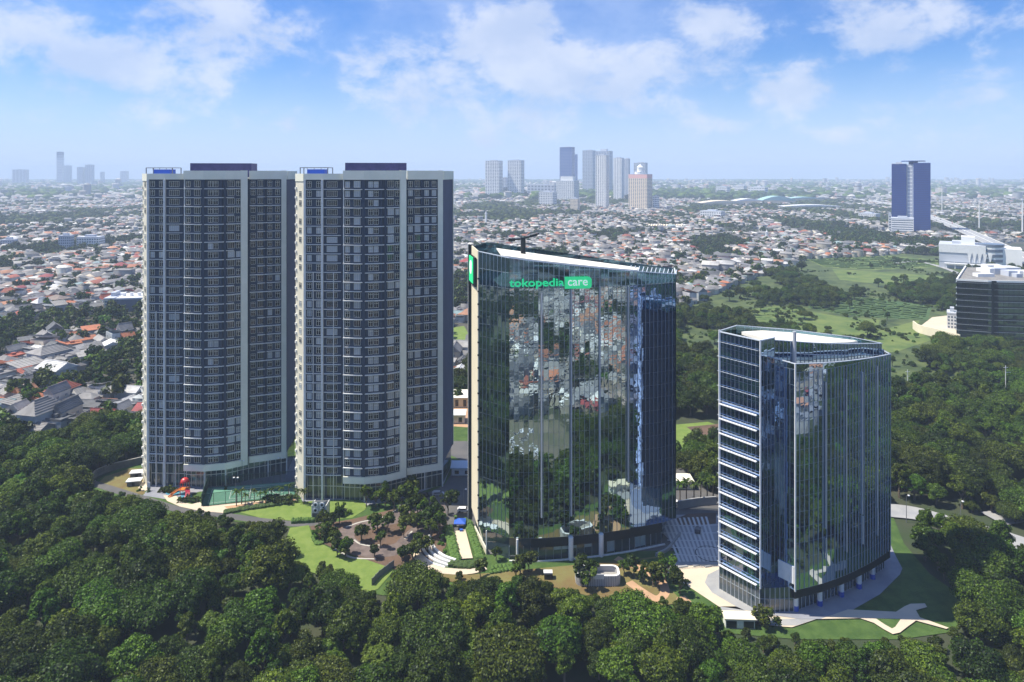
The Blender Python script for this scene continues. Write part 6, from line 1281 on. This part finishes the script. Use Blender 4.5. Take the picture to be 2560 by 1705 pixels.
for i in own:
    ang, w_, d_, h_, typ, ri = (float(A[0][i]), float(A[1][i]), float(A[2][i]), float(A[3][i]), int(A[4][i]), int(A[5][i])); wi = int(np.abs(WALL - A[7][i]).sum(1).argmin()); wl, rf = unit_house(typ, ri, wi)
    cpx = float(px[i]); zone = ('left edge of the left town' if cpx < 110 else 'middle of the left town' if cpx < 230 else 'left town beside the apartments') if cpx < 345 else 'gap town' if cpx < 1180 else 'town above the office tower roof' if cpx < 1560 else 'town left of the fields' if cpx < 1760 else 'town above the meadow' if cpx < 2000 else 'town near the warehouse'; k_r = int((float(py[i]) - 560) // 45); row_ = ['uppermost', 'upper', 'upper middle', 'middle', 'lower middle', 'low', 'lower', 'lowest', 'front', 'front', 'front', 'front', 'front'][max(0, min(12, k_r))] + ' row'
    lb = f'{"large" if w_ > 8.5 else "small" if w_ < 5.5 else ""} {wn[wi]} house, {RN[ri]} {tn[typ]} roof, {row_}, {zone}'.strip()
    if len(lb.split()) > 16: lb = f'{wn[wi]} house, {RN[ri]} {tn[typ]} roof, {row_}, {zone}'
    if len(lb.split()) > 16: lb = f'house, {RN[ri]} {tn[typ]} roof, {row_}, {zone}'
    root = empty('town_house', (float(x[i]), float(y[i]), 0), lb, 'house', f'houses of the {zone}', ang)
    link('wall', wl, root, scl=(w_, d_, h_)); link('roof', rf, root, scl=(w_, d_, h_ if typ != 3 else h_))
    if y[i] < 620:
        nst = 2 if h_ > 5.5 else 1
        for f_, (L_, off, an) in enumerate(((w_, d_, 0), (d_, w_, math.pi / 2), (w_, d_, math.pi), (d_, w_, -math.pi / 2))):
            c_, s_ = math.cos(an), math.sin(an); nw = max(1, int(L_ // 2.6))
            if (Vector((c_ * math.sin(0) , 0)).length, 0)[1]: pass
            # only walls that can be seen from the south or the sides
            ny = -math.cos(ang + an)
            if ny > .35: continue
            for st_ in range(nst):
                for k_ in range(nw):
                    xx = -L_ + (k_ + .5) * 2 * L_ / nw; z_ = 1.0 + st_ * h_ / 2; p = Vector((xx * c_ + off * s_, xx * s_ - off * c_, z_))
                    if st_ == 0 and k_ == nw // 2 and f_ == 0: link('door', D1m, root, (p.x, p.y, 0.02), (0, 0, an), (1.0, 1, 2.1))
                    else: link('window', W1, root, p, (0, 0, an), (1.3, 1, 1.2))
# farther rings
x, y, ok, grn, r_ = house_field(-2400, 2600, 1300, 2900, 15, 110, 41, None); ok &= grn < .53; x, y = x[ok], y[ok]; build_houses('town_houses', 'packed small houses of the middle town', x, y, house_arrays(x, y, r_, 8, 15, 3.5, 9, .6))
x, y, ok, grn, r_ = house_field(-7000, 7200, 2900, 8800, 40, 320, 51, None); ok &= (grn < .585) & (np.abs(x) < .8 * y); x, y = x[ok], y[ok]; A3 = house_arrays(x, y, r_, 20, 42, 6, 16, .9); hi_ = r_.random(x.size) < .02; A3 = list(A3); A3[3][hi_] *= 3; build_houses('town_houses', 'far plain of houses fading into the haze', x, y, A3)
# woods and a road with traffic right of the viewpoint
# town behind the viewpoint (it shows in the mirror glass): yard, halls, houses, vehicles
x, y = grid(-420, 620, -900, 122, 11.5, .3); r_ = np.random.default_rng(5); grn = vnoise(x, y, 60, 71); ok = (grn < .74) & (r_.random(x.size) < .95) & ~((x > -58) & (x < -22) & (y > 30)) & ~((x > 12) & (x < 48) & (y > 34) & (y < 56)) & ~((x > -34) & (x < 56) & (y > 88)) & ((y < 112) | (np.abs(x) < 60)) & (np.abs(y - 40 - .22 * x) > np.where(x > 80, 11, 0)) & (((x < 330) & (x > -150)) | (y < -160)); x, y = x[ok], y[ok]; AB = list(house_arrays(x, y, r_, 7, 15, 3.5, 8)); AB[6] = AB[6] * 1.3; bg_ = r_.random(x.size) < .05; AB[1][bg_] *= 2; AB[2][bg_] *= 2; AB[3][bg_] *= 1.5; build_houses('near_town_houses', 'houses and halls on the near side of the wood', x, y, AB)
x = np.array([-40., -42, 30]); y = np.array([46., 72, 45]); AB = list(house_arrays(x, y, r_, 16, 28, 5, 9)); AB[6][:] = (.50, .50, .47); AB[6][1] = (.40, .08, .07); build_houses('near_halls', 'large pale roofed halls on the near side of the wood', x, y, AB)
lay('parking_yard', [(-30, 94), (52, 94), (52, 150), (20, 152), (-30, 140)], mat('yard_earth', (.10, .11, .06), .95, noise=(.1, (.16, .14, .10))), 'earth yard on the near side of the wood')
b = MB(); rr_ = random.Random(12)
for i in range(46):
    xx, yy, a = rr_.choice([(-26 + rr_.random() * 34, 112 + rr_.uniform(-3, 3), .2), (-4 + rr_.random() * 30, 127 + rr_.uniform(-2, 2), .15), (2 + rr_.random() * 24, 138 + rr_.uniform(-2, 2), .1), (-25 + rr_.random() * 20, 133 + rr_.uniform(-3, 3), .5)]); M = Matrix.Translation((xx, yy, 0)) @ Matrix.Rotation(a + rr_.choice([0, 1.57]), 4, 'Z'); b.box(-2.1, 2.1, -.85, .85, .35, 1.1, 0, M); b.box(-1.9, 1.1, -.78, .78, 1.1, 1.9, 0, M); b.box(-1.8, 1.2, -.8, .8, 1.15, 1.6, 1, M)
tag(b.build('yard_vehicles', [m_car, m_glassd]), 'white vans and cars in the yard on the near side of the wood', kind='stuff')
# trees in the town: near ones as leafy copies, far ones as low clumps
x, y, ok, grn, r_ = house_field(-1500, 1700, 300, 1900, 10.5, 60, 31, None); u = r_.random(x.size); ok &= ((grn >= .56) & (u < .9)) | (u < .2); x, y = x[ok], y[ok]
src_far = []
for k_, me in enumerate(FAR_C):   # four real small trees stand in the town and lend their shape to the rest
    gx, gy = [(-150, 345), (-120, 352), (-6, 352), (95, 395)][k_]; root = empty('town_tree', (gx, gy, 0), ['dark round tree at the near edge of the left town', 'large dark tree beside the left apartment tower', 'mid green tree in the gap between the towers', 'small yellow green tree behind the office tower'][k_], 'tree', None); c = link('crown', me, root); t_ = link('trunk', trunk_mesh(60 + k_, 4.0, .3, 4), root); src_far.append([c, t_])
ti = r_.choice(4, x.size, p=[.4, .25, .27, .08]); gn_scatter('town_trees', np.stack([x, y, x * 0], 1), ti, r_.uniform(0, 6.28, x.size), r_.uniform(.5, 1.15, x.size), src_far, 'trees standing among the houses of the town')
x, y = grid(-380, 460, -600, 94, 13); u = r_.random(x.size); ok = (((x < 330) & (x > -150)) | (y < -160)) & ((vnoise(x, y, 60, 71) >= .72) | (u < .07)) & ~((x > -30) & (x < 54) & (y > 92)); x, y = x[ok], y[ok]; gn_scatter('near_town_trees', np.stack([x, y, x * 0], 1), r_.choice(4, x.size), r_.uniform(0, 6.28, x.size), r_.uniform(.6, 1.2, x.size), src_far, 'trees among the houses on the near side of the wood')
x, y = grid(330, 600, -160, 130, 8.5); rd_ = 40 + .22 * x; ok = (np.abs(y - rd_) > 13) & (vnoise(x, y, 45, 88) < .72); x, y = x[ok], y[ok]; gn_scatter('near_woodland', np.stack([x, y, x * 0], 1), rng.choice(len(TYPES), x.size), rng.uniform(0, 6.28, x.size), rng.uniform(.6, 1.1, x.size), src_groups, 'wood on the near side of the wedge tower')
x, y = grid(-520, -150, -160, 130, 9); ok = vnoise(x, y, 45, 89) < .6; x, y = x[ok], y[ok]; gn_scatter('near_woodland', np.stack([x, y, x * 0], 1), rng.choice(len(TYPES), x.size), rng.uniform(0, 6.28, x.size), rng.uniform(.6, 1.1, x.size), src_groups, 'wood on the near side of the apartments')
road([(80, 57.6), (230, 91), (330, 112), (520, 155)], 15, 0, 'road', 'main road on the near side of the wood', m_grey)
b = MB()
for i in range(40): xx = rr_.uniform(85, 480); M = Matrix.Translation((xx, 40 + .22 * xx + rr_.choice([-4.5, -1.5, 1.5, 4.5]), 0)) @ Matrix.Rotation(.22, 4, 'Z'); b.box(-2.3, 2.3, -.9, .9, .35, 1.1, 0, M); b.box(-2.0, 1.2, -.8, .8, 1.1, 1.9, i % 2, M)
tag(b.build('road_vehicles', [m_car, m_glassd]), 'white cars on the road on the near side of the wood', kind='stuff')
def clumps(name, label, x, y, r_, s0, s1):
    n = x.size; ph = (1 + 5 ** .5) / 2; iv = np.array([(-1, ph, 0), (1, ph, 0), (-1, -ph, 0), (1, -ph, 0), (0, -1, ph), (0, 1, ph), (0, -1, -ph), (0, 1, -ph), (ph, 0, -1), (ph, 0, 1), (-ph, 0, -1), (-ph, 0, 1)]) / 1.9
    fi = np.array([(0, 11, 5), (0, 5, 1), (0, 1, 7), (0, 7, 10), (0, 10, 11), (1, 5, 9), (5, 11, 4), (11, 10, 2), (10, 7, 6), (7, 1, 8), (3, 9, 4), (3, 4, 2), (3, 2, 6), (3, 6, 8), (3, 8, 9), (4, 9, 5), (2, 4, 11), (6, 2, 10), (8, 6, 7), (9, 8, 1)])
    s = r_.uniform(s0, s1, n); P = iv[None] * s[:, None, None] * np.array([1, 1, .62]) * r_.uniform(.6, 1.25, (n, 12, 1)); P[:, :, 0] += x[:, None]; P[:, :, 1] += y[:, None]; P[:, :, 2] += (s * .5)[:, None]
    L = (fi[None] + (np.arange(n) * 12)[:, None, None]).ravel(); me = bpy.data.meshes.new(name); me.vertices.add(n * 12); me.vertices.foreach_set('co', P.ravel()); me.loops.add(L.size); me.loops.foreach_set('vertex_index', L.astype(np.int32)); me.polygons.add(n * 20); me.polygons.foreach_set('loop_start', np.arange(0, L.size, 3, dtype=np.int32)); me.update(calc_edges=True); me.materials.append(lf_dark if s1 < 30 else lf_dark); return tag(link(name, me), label, kind='stuff')
x, y, ok, grn, r_ = house_field(-2600, 2800, 1500, 3000, 19, 110, 41, None); u = r_.random(x.size); ok &= ((grn >= .50) & (u < .9)) | (u < .20); x, y = x[ok], y[ok]; clumps('far_trees', 'tree clumps between the houses of the middle town', x, y, r_, 6, 12)
x, y, ok, grn, r_ = house_field(-7200, 7400, 2900, 9500, 52, 320, 51, None); u = r_.random(x.size); ok &= ((grn >= .53) & (u < .95)) | (u < .22); x, y = x[ok], y[ok]; clumps('far_trees', 'tree clumps on the far plain', x, y, r_, 18, 34)
